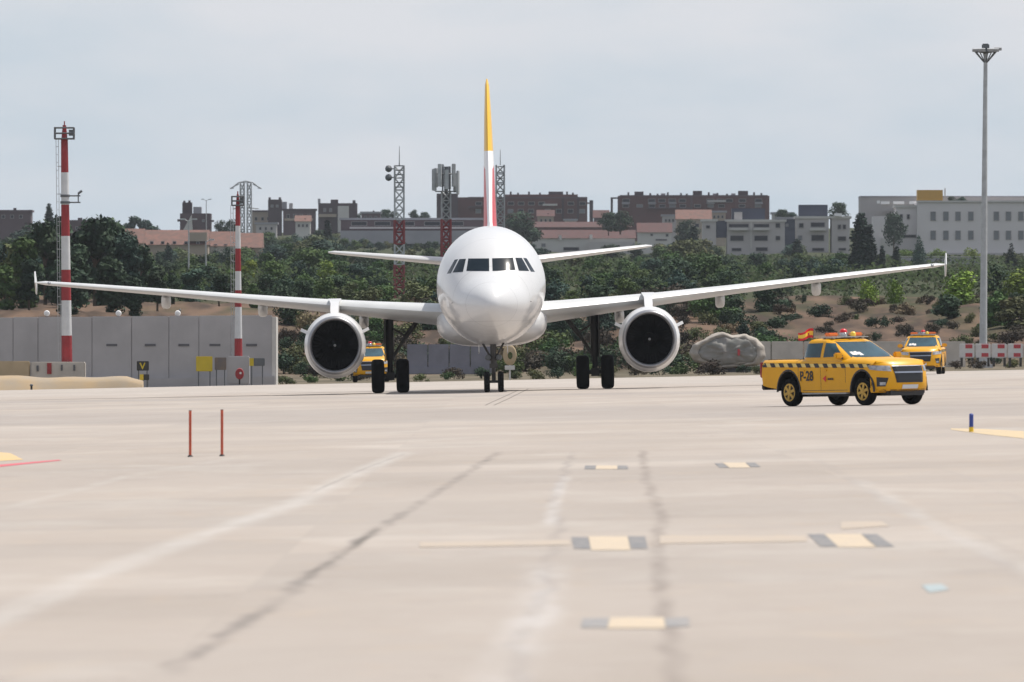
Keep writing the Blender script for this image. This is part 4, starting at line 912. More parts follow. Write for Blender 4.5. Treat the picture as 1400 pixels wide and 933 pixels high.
# ------------------------------------------------------------------ tall light mast at right
d = 640; s_ = d/FPX; b0 = P(1344, 502, d); o = empty('light_mast', b0, label='very tall grey floodlight mast rising above the scene at far right', cat='light mast')
h = (502-72)*s_; lean = 3.5*s_
mb = MB(); mb.tube((0, 0, -.3), (lean, 0, h), 5.6*s_, 2.6*s_, n=18); mb.build('pole', MT['steel_pale'], o, smooth=40)
mb = MB(); mb.tube((0, 0, -.2), (0, 0, .8), .42, .36, n=14); mb.box((0, 0, 0), (1.1, 1.1, .3)); mb.build('mast_base', MT['steel'], o)
tp = Vector((lean, 0, h)); hd = MB()
hd.lathe([(-1.3*s_, .15), (0, .32)], tp, 'z', 16)
for an in range(0, 360, 45):
    c, sn = math.cos(R(an+10)), math.sin(R(an+10)); e1 = tp+Vector((c*15*s_, sn*15*s_, 1*s_)); hd.tube(tp+Vector((0, 0, -16*s_)), e1, .035, n=5); hd.tube(tp, e1, .035, n=5)
for k in range(24):
    a0, a1 = 2*math.pi*k/24, 2*math.pi*(k+1)/24; hd.tube(tp+Vector((math.cos(a0)*12*s_, math.sin(a0)*12*s_, s_)), tp+Vector((math.cos(a1)*12*s_, math.sin(a1)*12*s_, s_)), .035, n=5)
hd.build('head_frame', MT['steel_dark'], o)
mb = MB(); mb.box(tp+Vector((0, 0, 7*s_)), (10*s_, 10*s_, 10*s_)); mb.build('head_cage', MT['steel_dark'], o, bevel=.05)
for k, (qx, qy) in enumerate(((-13, 0), (13, -2), (17, 6), (-6, -11), (7, -11))):
    mb = MB(); mb.box(tp+Vector((qx*s_, qy*s_, 3.2*s_+(2 if qx == 17 else 0)*s_)), (.42, .3, .16), Matrix.Rotation(R(10), 3, 'X')); mb.build('floodlight', MT['steel'], o)

# red and white barriers
for i, px in enumerate((1322, 1344, 1366, 1388, 1410)):
    d = 615; o = empty('road_barrier', P(px, 500, d), label='white road barrier with red blocks below the tall light mast', cat='barrier', group='red and white barriers at far right'); s_ = d/FPX; w = 21*s_
    mb = MB(); mb.box((0, 0, 20*s_), (w, .28, 20*s_)); mb.build('barrier_body', MT['bar_white'], o, bevel=.04)
    for z in (26, 14.5):
        mb = MB(); mb.box((w*.0+.1, 0, z*s_), (11*s_, .32, 6.5*s_)); mb.build('red_block', MT['bar_red'], o, bevel=.03)
    mb = MB(); [mb.box((q*w*.35, 0, 4.5*s_), (.12, .5, 12*s_)) for q in (-1, 1)]; mb.build('barrier_foot', MT['gear'], o)

# ------------------------------------------------------------------ lattice towers
def lattice(mb, x, z0, z1, w, r=.05, step=None, wt=None):
    wt = w if wt is None else wt
    step = step or w*1.0; n = max(1, int((z1-z0)/step))
    for i in range(n):
        a = z0+(z1-z0)*i/n; b_ = z0+(z1-z0)*(i+1)/n; wa = (w+(wt-w)*i/n)/2; wb = (w+(wt-w)*(i+1)/n)/2
        ca = [Vector((sx_*wa, sy_*wa, a)) for sx_, sy_ in ((-1, -1), (1, -1), (1, 1), (-1, 1))]; cb_ = [Vector((sx_*wb, sy_*wb, b_)) for sx_, sy_ in ((-1, -1), (1, -1), (1, 1), (-1, 1))]
        for k in range(4):
            mb.tube(ca[k], cb_[k], r*1.5, n=5, cap=False); mb.tube(ca[k], cb_[(k+1) % 4], r, n=4, cap=False); mb.tube(ca[(k+1) % 4], cb_[k], r, n=4, cap=False); mb.tube(ca[k], ca[(k+1) % 4], r, n=4, cap=False)
def tower(px, d, base_py, secs, w_px, label, r=.05):
    s_ = d/FPX; x = X(px, d); zb = H(x, d); o = empty('lattice_tower', (x, d, zb), label=label, cat='tower')
    zof = lambda py: CH-(py-HY)*s_-zb
    for a, b_, m_ in secs:
        mb = MB(); lattice(mb, 0, max(0, zof(a)) if a < 900 else 0, zof(b_), w_px*s_, r if m_ != 'mast_red' else r*1.5); mb.build('tower_section', MT['tower_red' if m_ == 'mast_red' else m_], o)
    return o, zof, s_
o, zof, s_ = tower(546, 900, 420, [(999, 362, 'mast_red'), (362, 334, 'steel_pale'), (334, 301, 'mast_red'), (301, 260, 'steel_pale'), (260, 227, 'steel')], 12.5, 'red and white lattice tower with thin aerial, left one behind the left wing')
mb = MB(); mb.tube((0, 0, zof(227)), (0, 0, zof(200)), .05, .02); mb.build('aerial', MT['steel'], o)
mb = MB()
for z in (227, 233, 239, 250, 256): mb.lathe([(zof(z)-.04, .42), (zof(z)+.04, .42)], (0, 0, 0), 'z', 14)
mb.f = [f for f in mb.f if len(f) == 4]; mb.mi = mb.mi[:len(mb.f)]
for z in (231, 243): mb.tube((-.45, 0, zof(z)), (-.8, -.1, zof(z)), .05); mb.lathe([(-.1, .1), (.05, .28)], (-.85, -.2, zof(z)), 'y', 12)
mb.build('antenna_hoops', MT['steel_dark'], o)
o, zof, s_ = tower(610, 900, 350, [(999, 300, 'mast_red'), (300, 262, 'steel')], 12, 'lattice tower crowned with a cluster of panel antennas beside the jet')
mb = MB(); mb.tube((0, 0, zof(300)), (0, 0, zof(228)), .16, n=8); [mb.tube((q*.3, 0, zof(290)), (q*.25, 0, zof(228)), .07, n=6) for q in (-1, 1)]; mb.build('core_pole', MT['steel_dark'], o)
mb = MB(); mb.tube((0, 0, zof(266)), (0, 0, zof(234)), .06, n=5)
for z in (238, 262): 
    for k in range(12):
        a0, a1 = 2*math.pi*k/12, 2*math.pi*(k+1)/12; mb.tube((math.cos(a0)*.85, math.sin(a0)*.85, zof(z)), (math.cos(a1)*.85, math.sin(a1)*.85, zof(z)), .04, n=4)
    for k in range(4): a0 = k*math.pi/2+.4; mb.tube((0, 0, zof(z)), (math.cos(a0)*.85, math.sin(a0)*.85, zof(z)), .04, n=4)
mb.build('head_frame', MT['steel_dark'], o)
for k in range(11):
    a = 2*math.pi*k/11+.2; rr2 = .95+.1*random.random(); zc = zof(random.choice((240, 243, 246, 250))); mb = MB(); mb.box((math.cos(a)*rr2, math.sin(a)*rr2, zc), (.18, .30, 1.5+.5*random.random()), Matrix.Rotation(a, 3, 'Z')); mb.build('panel_antenna', MT['steel_pale'] if k % 3 else MT['steel'], o, bevel=.03)
o, zof, s_ = tower(684, 900, 350, [(999, 262, 'steel'), (262, 226, 'steel')], 11, 'grey lattice tower just right of the tail fin')
mb = MB(); mb.tube((0, 0, zof(226)), (0, 0, zof(205)), .04, .02); mb.build('aerial', MT['steel'], o)
mb = MB()
for z in (228, 236, 244, 252): mb.lathe([(zof(z)-.03, .38), (zof(z)+.03, .38)], (0, 0, 0), 'z', 14)
mb.f = [f for f in mb.f if len(f) == 4]; mb.mi = mb.mi[:len(mb.f)]; mb.build('antenna_hoops', MT['steel_dark'], o)
# transmission pylon
d = 2100; s_ = d/FPX; x = X(336, d); zb = H(x, d); o = empty('power_pylon', (x, d, zb), label='grey power line pylon with umbrella shaped arms behind the smaller mast', cat='pylon'); zt = CH-(250-HY)*s_-zb
for q in (-1, 1):
    mb = MB(); lattice(mb, 0, 0, zt, .9, .09, 1.6, .7)
    for v in mb.v: v.x += q*.65
    mb.build('leg', MT['steel'], o)
    mb = MB(); pp = [Vector((0, 0, zt+.3)), Vector((q*1.3, 0, zt)), Vector((q*2.2, 0, zt-.7)), Vector((q*2.9, 0, zt-1.1))]
    for a, b_ in zip(pp, pp[1:]): mb.tube(a, b_, .13, n=5); mb.tube(a-Vector((0, 0, .3)), b_, .08, n=5)
    mb.build('arm', MT['steel'], o)
mb = MB(); [mb.tube((q*.4, 0, zt*.62), (q*2.4, 0, zt*.60), .1) for q in (-1, 1)]; mb.build('lower_arm', MT['steel'], o)
# street lamps
def lamp(px, top, bot, d, label, twin=True):
    s_ = d/FPX; x = X(px, d); zb = CH-(bot-HY)*s_; o = empty('street_lamp', (x, d, zb), label=label, cat='street lamp'); h = (bot-top)*s_
    mb = MB(); mb.tube((0, 0, -3), (0, 0, h), .1, .06, n=6); mb.build('pole', MT['steel'], o)
    for q in ((-1, 1) if twin else (1,)):
        mb = MB(); mb.tube((0, 0, h-.1), (q*.45, 0, h+.15), .05, n=5); mb.box((q*.6, 0, h+.16), (.5, .3, .14)); mb.build('lamp_head', MT['steel_pale'], o)
lamp(282, 274, 325, 1900, 'twin headed street lamp right of the brick tower house')
lamp(258, 302, 392, 1150, 'slim pale street lamp rising in front of the terracotta roofs'); lamp(281.5, 330, 395, 1150, 'slim pale street lamp among trees right of the first', False)

# ------------------------------------------------------------------ buildings
def building(name, px0, px1, top, bot, d, depth, mt, label, wins=(), roof=None, extras=(), group=None):
    s_ = d/FPX; cx_ = (px0+px1)/2; x = X(cx_, d); zb = CH-(bot-HY)*s_; o = empty(name, (x, d, zb), label=label, cat='building', group=group)
    def L_(px, py, yy=0): return Vector(((px-cx_)*s_, yy, (bot-py)*s_))
    w = (px1-px0)*s_; h = (bot-top)*s_
    mb = MB(); mb.box((0, depth/2, h/2-4), (w, depth, h+8)); mb.build('wall', mt, o)
    if roof == 'tile' or roof == 'tile_brick':
        mb = MB(); a = L_(px0-1.5, top, -.4); b_ = L_(px1+1.5, top, -.4); rh = max(1.2, h*.45) if px0 > 400 else 2.3; dp = depth
        mb.loft([[a, Vector((a.x, dp/2, a.z+rh)), Vector((a.x, dp+.4, a.z))], [b_, Vector((b_.x, dp/2, b_.z+rh)), Vector((b_.x, dp+.4, b_.z))]]); mb.build('roof', MT['terracotta_dark' if px0 > 700 and px0 != 925 else 'terracotta'], o)
    elif roof is not None:
        mb = MB(); mb.box((0, depth/2, h+.2), (w+.6, depth+.6, .4)); mb.build('roof', roof, o)
    for (a, t_, b_, bt, m_) in wins:
        p0, p1 = L_(a, t_), L_(b_, bt); fw = abs(p1.x-p0.x); fh = abs(p0.z-p1.z); c = (p0+p1)/2
        mb = MB(); fr = .10
        mb.box((c.x, -.02, c.z), (fw-2*fr*.8, .06, fh-2*fr*.8), m=0)
        for q in (-1, 1): mb.box((c.x+q*(fw/2-fr/2), -.06, c.z), (fr, .16, fh), m=1); mb.box((c.x, -.06, c.z+q*(fh/2-fr/2)), (fw-2*fr-.01, .16, fr), m=1)
        mb.build('window', [m_, MT['win_frame']], o)
    for (nm, a, t_, b_, bt, y0, y1, m_) in extras:
        p0, p1 = L_(a, t_), L_(b_, bt); mb = MB(); mb.box(((p0.x+p1.x)/2, (y0+y1)/2, (p0.z+p1.z)/2), (abs(p1.x-p0.x), abs(y1-y0), abs(p0.z-p1.z))); mb.build(nm, m_, o)
    return o
WD_, WM = MT['win_dark'], MT['win_mid']
BR, BD = MT['brick'], MT['brick_dark']
# brick apartment block A
ex = [('roof_tower', 750, 262, 770, 268.4, 2, 9, BD), ('stair_tower', 597, 265, 626, 300, -1.5, 6, BD), ('end_pillar', 806, 274, 811, 330, 0, 3, BD), ('end_beam', 803, 277, 806, 279, 0, 1, BD), ('upper_storey', 690, 266, 790, 270.3, 1, 9, MT['brick']),
      ('parapet', 640, 269.5, 803, 271.5, -.25, 0, MT['plum']), ('balcony', 742, 279, 762, 281.5, -1.2, 0, MT['stucco_pale']), ('balcony', 640, 282, 690, 284, -1.2, 0, MT['plum']), ('wall_pier', 768, 272, 771, 300, -.5, 0, BD), ('wall_pier', 789, 272, 792, 300, -.5, 0, BD)]
for i, px in enumerate((697, 707, 722, 737, 774, 782)): ex.append(('chimney', px, 263.5 if i % 2 else 262, px+2.5, 269.6, 2, 3, BD))
wn_ = [(a, 276, a+9, 281, WD_) for a in (650, 664, 678, 694, 708, 722, 736, 776, 792)]+[(a, 286, a+8, 292, WM if i % 3 == 0 else WD_) for i, a in enumerate((650, 664, 678, 694, 708, 722, 745, 760, 776, 792))]
building('apartment_block', 626, 803, 270, 312, 2600, 12, BR, 'dark brick apartment block on the hill directly behind the jet', wn_, None, ex)
# brick apartment block B
ex = [('roof_tower', 868, 262, 880, 268.4, 2, 9, BD), ('roof_tower', 948, 261, 960, 268.4, 2, 9, BD), ('roof_tower', 1010, 261, 1023, 268.4, 2, 9, BD), ('parapet', 847, 267, 1050, 268.8, -.25, 0, MT['plum']), ('end_pillar', 835, 270, 838, 320, 0, 3, BD), ('end_beam', 838, 270, 845.8, 272, 0, 1, BD),
      ('balcony', 967, 274, 992, 276.5, -1.2, 0, MT['stucco']), ('balcony', 884, 284, 945, 285.5, -1.2, 0, MT['plum'])]
for i, px in enumerate((858, 888, 898, 912, 930, 938, 968, 980, 993, 1030, 1040)): ex.append(('chimney', px, 263+(i % 3), px+2.5, 268.6, 2, 3, BD))
for px in (846, 866, 882, 944, 962, 1005, 1026, 1047): ex.append(('wall_pier', px, 268.9, px+3, 312, -.5, 0, BR if px % 4 else MT['plum']))
ex += [('balcony', a, 277.2, a+11, 279, -.9, 0, MT['roof_grey']) for a in (850, 886, 914, 966, 1032)]+[('roof_hatch', a, 264.5, a+6, 267.8, 3, 5, MT['roof_grey']) for a in (904, 975, 1000)]
wn_ = [(a, 272, a+10, 277, WD_) for a in (851, 886, 900, 914, 928, 966, 980, 992, 1010, 1032)]+[(a, 279.5, a+9, 284, WM if i % 3 == 1 else WD_) for i, a in enumerate((851, 870, 887, 901, 915, 929, 949, 967, 982, 1010, 1032))]
building('apartment_block', 845, 1052, 268, 315, 2600, 12, BR, 'long dark brick apartment block with roof towers right of centre on the hill', wn_, None, ex)
# left ridge buildings
building('ridge_house', 343, 372, 290, 310, 2650, 9, MT['cream'], 'cream house with plum roof left of the grey ridge tower', [(a, 297, a+4, 302, WD_) for a in (348, 357, 365)], MT['plum'])
building('ridge_tower', 366.5, 385, 273, 312, 2640, 5, BD, 'dark square ridge tower with small turrets', [(370, 280, 374, 284, WM), (377, 280, 381, 284, WM)], None, [('turret', 367, 270, 370, 273.2, 0, 2, BD), ('turret', 381, 270, 384, 273.2, 0, 2, BD)])
building('ridge_house', 387, 431, 288, 312, 2640, 9, MT['plum'], 'plum coloured flat house with cream balconies on the left ridge', [(a, 293, a+4, 299, WD_) for a in (392, 401, 410, 420)], BD, [('turret', 395, 278, 400, 287.5, 1, 3, MT['stucco']), ('turret', 385.5, 276, 392, 287.5, 1, 3, MT['roof_grey']), ('balcony', 389, 299, 428, 302, -.8, 0, MT['cream'])])
building('ridge_block', 435, 488, 278, 315, 2640, 10, BD, 'dark brick ridge block with roof turrets and white shaft, left of the first lattice tower', [(a, 285, a+4, 290, WM) for a in (442, 450)], None, [('turret', 434.5, 272, 438, 278.2, 0, 2, MT['roof_grey']), ('turret', 452, 273, 462, 278.2, 1, 4, BD), ('turret', 482, 274, 486, 278.2, 0, 2, BD), ('white_shaft', 462, 282, 477, 318, -2, -.3, MT['stucco_pale']), ('balcony', 436, 293, 460, 297, -1, 0, MT['cream'])])
# long warehouse
wn_ = [(a, 303, a+22, 309, WD_) for a in (480, 512, 545, 580, 612)]+[(a, 337, a+30, 343, MT['navy']) for a in (472, 508, 560, 600)]
building('warehouse', 466, 660, 301, 352, 2200, 14, MT['plum'], 'long grey and plum warehouse with flat roofs below the left ridge', wn_, MT['roof_grey'], [('canopy', 466, 316, 662, 334, -6, -.2, MT['roof_grey']), ('glazed_front', 468, 334.5, 658, 347, -4, -.2, MT['navy']), ('parapet', 478, 310.5, 655, 313, -.4, 0, MT['stucco'])])
building('terrace_house', 728, 868, 326, 352, 2150, 10, MT['stucco_pale'], 'long low pale house with brick tiled roof right of the jet nose', [(770, 338, 792, 343, WD_), (740, 333, 746, 338, WM)], 'tile', [('chimney', 764, 322, 768, 329, -.5, .6, MT['stucco_pale']), ('chimney', 806, 321, 810, 328, -.5, .6, MT['stucco_pale']), ('garden_wall', 805, 331, 868, 348, -3, -1, MT['stucco'])])
building('terrace_house', 872, 918, 318, 348, 2200, 9, MT['stucco_pale'], 'pale two storey house with pinkish tiled roof below the long brick block', [(889, 319.5, 893, 323, WD_), (910, 320, 914, 324, WD_), (896, 327, 912, 329.5, WD_)], 'tile')
building('terrace_house', 726, 862, 311, 326, 2380, 9, BR, 'dark red terrace with tiled roof and skylights under the brick apartment block', [(a, 318, a+6, 322, WM) for a in (735, 750, 775, 790, 820, 840)], 'tile')
building('villa', 925, 972, 300, 330, 2420, 9, MT['cream'], 'cream villa with orange pitched roof in front of the long brick block', [(950, 306, 956, 311, WD_), (930, 306, 936, 311, WD_)], 'tile')
# townhouses
def th(px0, px1, top, bot, wins, label, ex=()): return building('townhouse', px0, px1, top, bot, 2000, 10, MT['stucco'], label, wins, MT['stucco_pale'], ex)
wl = [(996, 306, 1024, 311.5, WD_), (1030, 306, 1052, 311.5, WD_), (1060, 305, 1067, 312, WD_), (998, 322, 1017, 330, WD_), (1031, 322, 1050, 330, WD_), (1060, 322.5, 1067, 329, WD_), (1000, 339, 1014, 344, WD_), (1033, 338, 1050, 344, WD_)]
th(994, 1073, 303.5, 356, wl, 'wide grey townhouse with long dark balconies, leftmost of the pale houses', [('balcony', 997, 312, 1022, 315, -1.2, 0, MT['stucco_pale']), ('balcony', 1030, 312, 1052, 315, -1.2, 0, MT['stucco_pale']), ('roof_storey', 1001, 285, 1046, 301.5, 2, 8, MT['navy']), ('roof_storey', 1004, 290, 1015, 301.5, 1.2, 2, MT['stucco']), ('drain_pipe', 1026, 303, 1028, 340, -.2, 0, MT['stucco_pale'])])
th(961, 979, 303, 352, [(965, 308, 971, 313, WD_)], 'narrow grey townhouse beside the dark slab, left of the wide townhouse', [('dark_side', 979.4, 302, 993.5, 325, 0, 5, MT['navy'])])
wl = [(1092, 305, 1099, 312, WD_), (1108, 304, 1128, 311, WD_), (1109, 321, 1127, 330, WD_), (1110, 339, 1127, 344, WD_), (1091, 322, 1097, 329, WM)]
th(1089, 1133, 299, 352, wl, 'middle grey townhouse with stacked balconies', [('balcony', 1107, 312, 1129, 315.5, -1.2, 0, MT['stucco_pale']), ('roof_storey', 1093, 280, 1132, 296.6, 2, 8, MT['navy'])])
wl = [(1145, 307, 1150, 314, WD_), (1152, 307, 1157, 314, WD_), (1145, 323, 1157, 330, WD_), (1146, 339, 1157, 343, WD_)]
th(1137, 1162, 299, 352, wl, 'slim grey townhouse beside the tall dark cypress', [('white_awning', 1141, 292, 1151, 295.6, -1, 1, MT['white_lit'])])
building('rear_house', 1062, 1092, 300, 340, 2050, 6, MT['navy'], 'dark navy house end between two grey townhouses', [(1074, 306, 1078, 310, WM)], MT['roof_grey'])
# large pale institutional building
wins = []
for px in (1272, 1289.5, 1306, 1323.5, 1358.5, 1375, 1392): wins += [(px, 289.5, px+7.5, 302, WM), (px, 315.5, px+7.5, 328, WM)]
main_b = building('office_building', 1254, 1440, 277, 362, 1950, 16, MT['hospital_white'], 'large pale building with two rows of windows and ochre roof box at right', wins, None,
    [('parapet', 1253.6, 274.5, 1440, 276.9, -.3, 3, MT['stucco_pale']), ('roof_box', 1254.5, 260, 1289, 274.3, 0, 5, MT['box_ochre']), ('antenna_mast', 1292.5, 257, 1294, 274.3, 4, 4.3, MT['steel']), ('rear_storey', 1180, 267.5, 1440, 350, 17, 26, MT['stucco']), ('roof_storey', 1180, 266.4, 1440, 268, 16.8, 26.3, MT['roof_grey']), ('base_plinth', 1254, 346, 1440, 352, -.6, 0, MT['stucco'])])
building('office_wing', 1225, 1253.6, 284, 362, 1952, 12, MT['hospital_white'], 'lower stepped wing with small dark windows left of the large pale building', [(1230, 293, 1234.5, 299.5, WD_), (1239.5, 293, 1244, 300, WD_), (1229.5, 304.5, 1235, 310.5, WD_), (1227, 321, 1253, 325.5, WD_)], MT['stucco_pale'],
    [('skylight', 1199, 274.5, 1203, 278.4, -.5, .5, MT['white_lit']), ('corner_wall', 1194, 296, 1213, 362, -1.0, 9, MT['hospital_white']), ('link_wall', 1213.1, 313, 1224.9, 362, 0, 8, MT['hospital_white']), ('dark_window', 1215, 306.5, 1224.8, 312.8, .2, 4, WD_), ('low_block', 1204, 326, 1222, 362, -2.5, -1.1, MT['stucco_pale'])])
o_ = empty('clerestory_strip', P(1230, 278, 1962), label='white strip of clerestory panels below the flat roof left of the ochre roof box', cat='roof panels')
for a, b_ in ((1205, 1217), (1222, 1237), (1244, 1254)):
    mb = MB(); s2 = 1962/FPX; mb.box((((a+b_)/2-1230)*s2, 3, .1), ((b_-a)*s2, .3, 4*s2)); mb.build('white_panel', MT['white_lit'], o_)
mb = MB(); mb.box((0, 3.4, -.6), (52*s2, .3, 12*s2)); mb.build('backing_wall', MT['stucco'], o_)
building('boundary_wall', 1232, 1345, 353, 372, 1700, .5, MT['roof_grey'], 'long low grey boundary wall in front of the large pale building', (), None, [('coping', 1232, 350.8, 1345, 352, -.1, .6, MT['stucco'])])
# left side houses
building('tiled_house', 163, 196, 333, 352, 1750, 8, MT['cream'], 'pinkish tiled house partly behind trees, leftmost of the terracotta roofs', [(168, 328, 172, 333, WD_)], 'tile')
building('tiled_terrace', 199, 284, 335, 358, 1720, 10, MT['cream'], 'long terracotta roofed terrace in front of the brick tower house', [(a, 330, a+5, 335, WD_) for a in (205, 220, 236, 252, 268)], 'tile', [('gable_wall', 258, 318, 283, 330, -.3, 1, MT['cream'])])
building('tiled_terrace', 287, 322, 337, 358, 1730, 9, MT['stucco_pale'], 'terracotta roofed house with pale gable left of the smaller mast', [(292, 334, 297, 339, WD_), (306, 334, 311, 339, WD_)], 'tile')
building('tiled_terrace', 329, 358, 339, 358, 1740, 9, MT['cream'], 'small tiled house just right of the smaller mast', [(334, 337, 339, 341, WD_)], 'tile')
building('brick_tower_house', 246, 288, 292, 325, 2100, 8, MT['plum'], 'dark red brick house with chimneys and steep pale gable above the terracotta terrace', [(276, 300, 280, 304, WM)], None,
   [('tower', 249, 277, 262, 292.2, 1, 5, BD), ('chimney', 250, 274.5, 253, 277.2, 2, 3, BD), ('chimney', 257, 274, 260, 277.2, 2, 3, BD), ('tower', 264, 283, 275, 292.2, 1, 5, MT['roof_grey']), ('eaves', 242.5, 300, 246, 303, 0, 4, BD), ('eaves', 288, 301, 292, 303.5, 0, 4, BD)])
o_ = [c for c in bpy.data.objects if c.name.startswith('brick_tower_house')][0]; s2 = 2100/FPX
mb = MB(); cxx = 267; mb.prism([((247-cxx)*s2, (325-321)*s2), ((262-cxx)*s2, (325-294)*s2), ((264-cxx)*s2, (325-321)*s2)], -.8, -.2, 'y'); mb.build('pale_gable', MT['stucco_pale'], o_)
building('ridge_house', -60, 42, 290, 315, 2300, 9, MT['plum'], 'long plum roofed building behind trees at the left edge', [(a, 294, a+5, 299, WD_) for a in (2, 14, 26)], MT['plum'], [('chimney', 18, 284.5, 22, 289.6, 1, 2, BD), ('chimney', 39, 287, 42, 289.6, 1, 2, BD)])
building('ridge_house', 95, 120, 304, 328, 2200, 8, MT['plum'], 'plum brown house between the tall mast and the tall left trees', [(103, 310, 107, 314, WD_)], MT['plum'], [('chimney', 106, 298, 112, 303.6, 1, 3, BD)])

# small houses layered on the hill
for px0, px1, tp_, bt_, dd, mm, rf, lab in ((735, 757, 296, 316, 2480, 'cream', 'tile', 'small cream tiled house under the brick block, just right of the fin'), (772, 788, 302, 316, 2460, 'stucco_pale', None, 'small white flat roofed house below the brick block behind the jet'),
    (812, 832, 298, 322, 2470, 'plum', 'tile', 'small plum house in the gap between the two brick blocks'), (906, 924, 296, 322, 2450, 'stucco', None, 'small grey house left of the cream villa on the hill'), (972, 992, 291, 318, 2440, 'cream', None, 'tan flat roofed house right of the cream villa'),
    (494, 520, 292, 306, 2500, 'plum', None, 'low plum house on the ridge behind the left of the warehouse'), (1056, 1084, 293, 330, 2300, 'stucco', None, 'grey house behind the gap right of the wide townhouse'), (404, 424, 303, 322, 2350, 'stucco_pale', 'tile', 'pale house with tiled roof below the left ridge houses'), (350, 378, 307, 325, 2300, 'stucco', None, 'grey house below the grey ridge tower')):
    w_ = px1-px0; building('hill_house', px0, px1, tp_, bt_, dd, 7, MT[mm], lab, [(px0+w_*k, tp_+3.5, px0+w_*k+3.4, tp_+8, WD_) for k in (.15, .42, .7)], MT['roof_grey'] if rf is None else rf, [('chimney', px0+w_*.6, tp_-4, px0+w_*.6+2.2, tp_-.6, 1, 2, BD)])
# ------------------------------------------------------------------ trees
def crown_mesh(kind, fm, seed, nleaf=1500, leaf=.034):
    rnd = random.Random(seed); mb = MB(); lobes = []
    if kind == 'broad':
        for i in range(rnd.randint(15, 19)):
            a = rnd.uniform(0, 6.28); z = rnd.uniform(.13, .85); rr = rnd.uniform(.05, .33)*(1-.75*max(0, z-.5)/.4)
            lobes.append((Vector((math.cos(a)*rr, math.sin(a)*rr, z)), rnd.uniform(.12, .21)))
    elif kind == 'tall':
        for i in range(15):
            z = rnd.uniform(.15, .92); a = rnd.uniform(0, 6.28); rr = rnd.uniform(.02, .17)*(1.1-z*.6)
            lobes.append((Vector((math.cos(a)*rr*1.15, math.sin(a)*rr*1.15, z-.04)), rnd.uniform(.07, .14)))
    elif kind == 'poplar':
        for i in range(14):
            z = .14+.78*i/13; rr = .05; a = rnd.uniform(0, 6.28)
            w = .165*math.sin(math.pi*min(1, (z-.02)/1.02))**.8+.02
            lobes.append((Vector((math.cos(a)*rr, math.sin(a)*rr, z)), w))
    elif kind == 'cypress':
        for i in range(14):
            z = .08+.85*i/13; w = .10*(1-z)**.55+.015
            lobes.append((Vector((rnd.uniform(-.01, .01), rnd.uniform(-.01, .01), z)), w))
    elif kind == 'cone':
        for i in range(13):
            z = .12+.82*i/12; w = .27*(1-z)**.9+.02
            lobes.append((Vector((rnd.uniform(-.03, .03), rnd.uniform(-.03, .03), z)), w))
    elif kind == 'shrub':
        for i in range(10):
            a = rnd.uniform(0, 6.28); rr = rnd.uniform(0, .55); lobes.append((Vector((math.cos(a)*rr, math.sin(a)*rr, rnd.uniform(.2, .68)*(1-.4*rr))), rnd.uniform(.16, .32)))
    tot = sum(r*r for _, r in lobes)
    for c, r in lobes:
        for _ in range(int(nleaf*r*r/tot)):
            v = Vector((rnd.gauss(0, 1), rnd.gauss(0, 1), rnd.gauss(0, 1)*.85)).normalized()
            p = c+v*r*rnd.uniform(.55, 1.12)
            if kind == 'poplar': p = c+Vector((v.x, v.y, v.z*1.4))*r*rnd.uniform(.5, 1.15)
            if p.z < .03: p.z = .03+rnd.random()*.03
            nrm = (v+Vector((rnd.gauss(0, .5), rnd.gauss(0, .5), rnd.gauss(0, .5)))).normalized()
            t1 = nrm.orthogonal().normalized(); t1.rotate(Matrix.Rotation(rnd.uniform(0, 6.28), 3, nrm)); t2_ = nrm.cross(t1); s1 = leaf*rnd.uniform(.6, 1.35); s2_ = s1*rnd.uniform(.45, .8)
            mb.add([p-t1*s1, p-t2_*s2_+t1*s1*.2, p+t1*s1, p+t2_*s2_-t1*s1*.15], [(0, 1, 2, 3)])
    tr = MB()
    if kind != 'shrub':
        hh = .55 if kind == 'broad' else .8; pr = Vector((0, 0, -.1)); r0 = .024 if kind != 'cypress' else .015
        pts = [Vector((0, 0, -.1))]+[Vector((rnd.uniform(-.015, .015), rnd.uniform(-.015, .015), hh*k/3)) for k in range(1, 4)]
        for k in range(3): tr.tube(pts[k], pts[k+1], r0*(1-.25*k), r0*(1-.25*(k+1)), n=6)
        for c, r in lobes[:7]:
            st = pts[1].lerp(pts[2], rnd.random()); 
            if c.z > st.z: tr.tube(st, c, .008, .004, n=4)
    else:
        for c, r in lobes[:5]: tr.tube((0, 0, -.1), c, .02, .008, n=4)
    mc = mb.build('crown', MT['fol_'+fm], None, fix=False); mt_ = tr.build('trunk', MT['bark'], None)
    return mc, mt_
PROTO = {}
def tree_proto(kind, fm, v):
    k = (kind, fm, v)
    if k not in PROTO:
        c, t_ = crown_mesh(kind, fm, hash(kind) % 1 + len(PROTO)*13+v, 2300 if kind in ('broad', 'tall') else 1800 if kind != 'shrub' else 900, .034 if kind in ('broad', 'tall') else .026 if kind != 'shrub' else .055)
        PROTO[k] = (c.data, t_.data); bpy.data.objects.remove(c); bpy.data.objects.remove(t_)
    return PROTO[k]
NT = 0
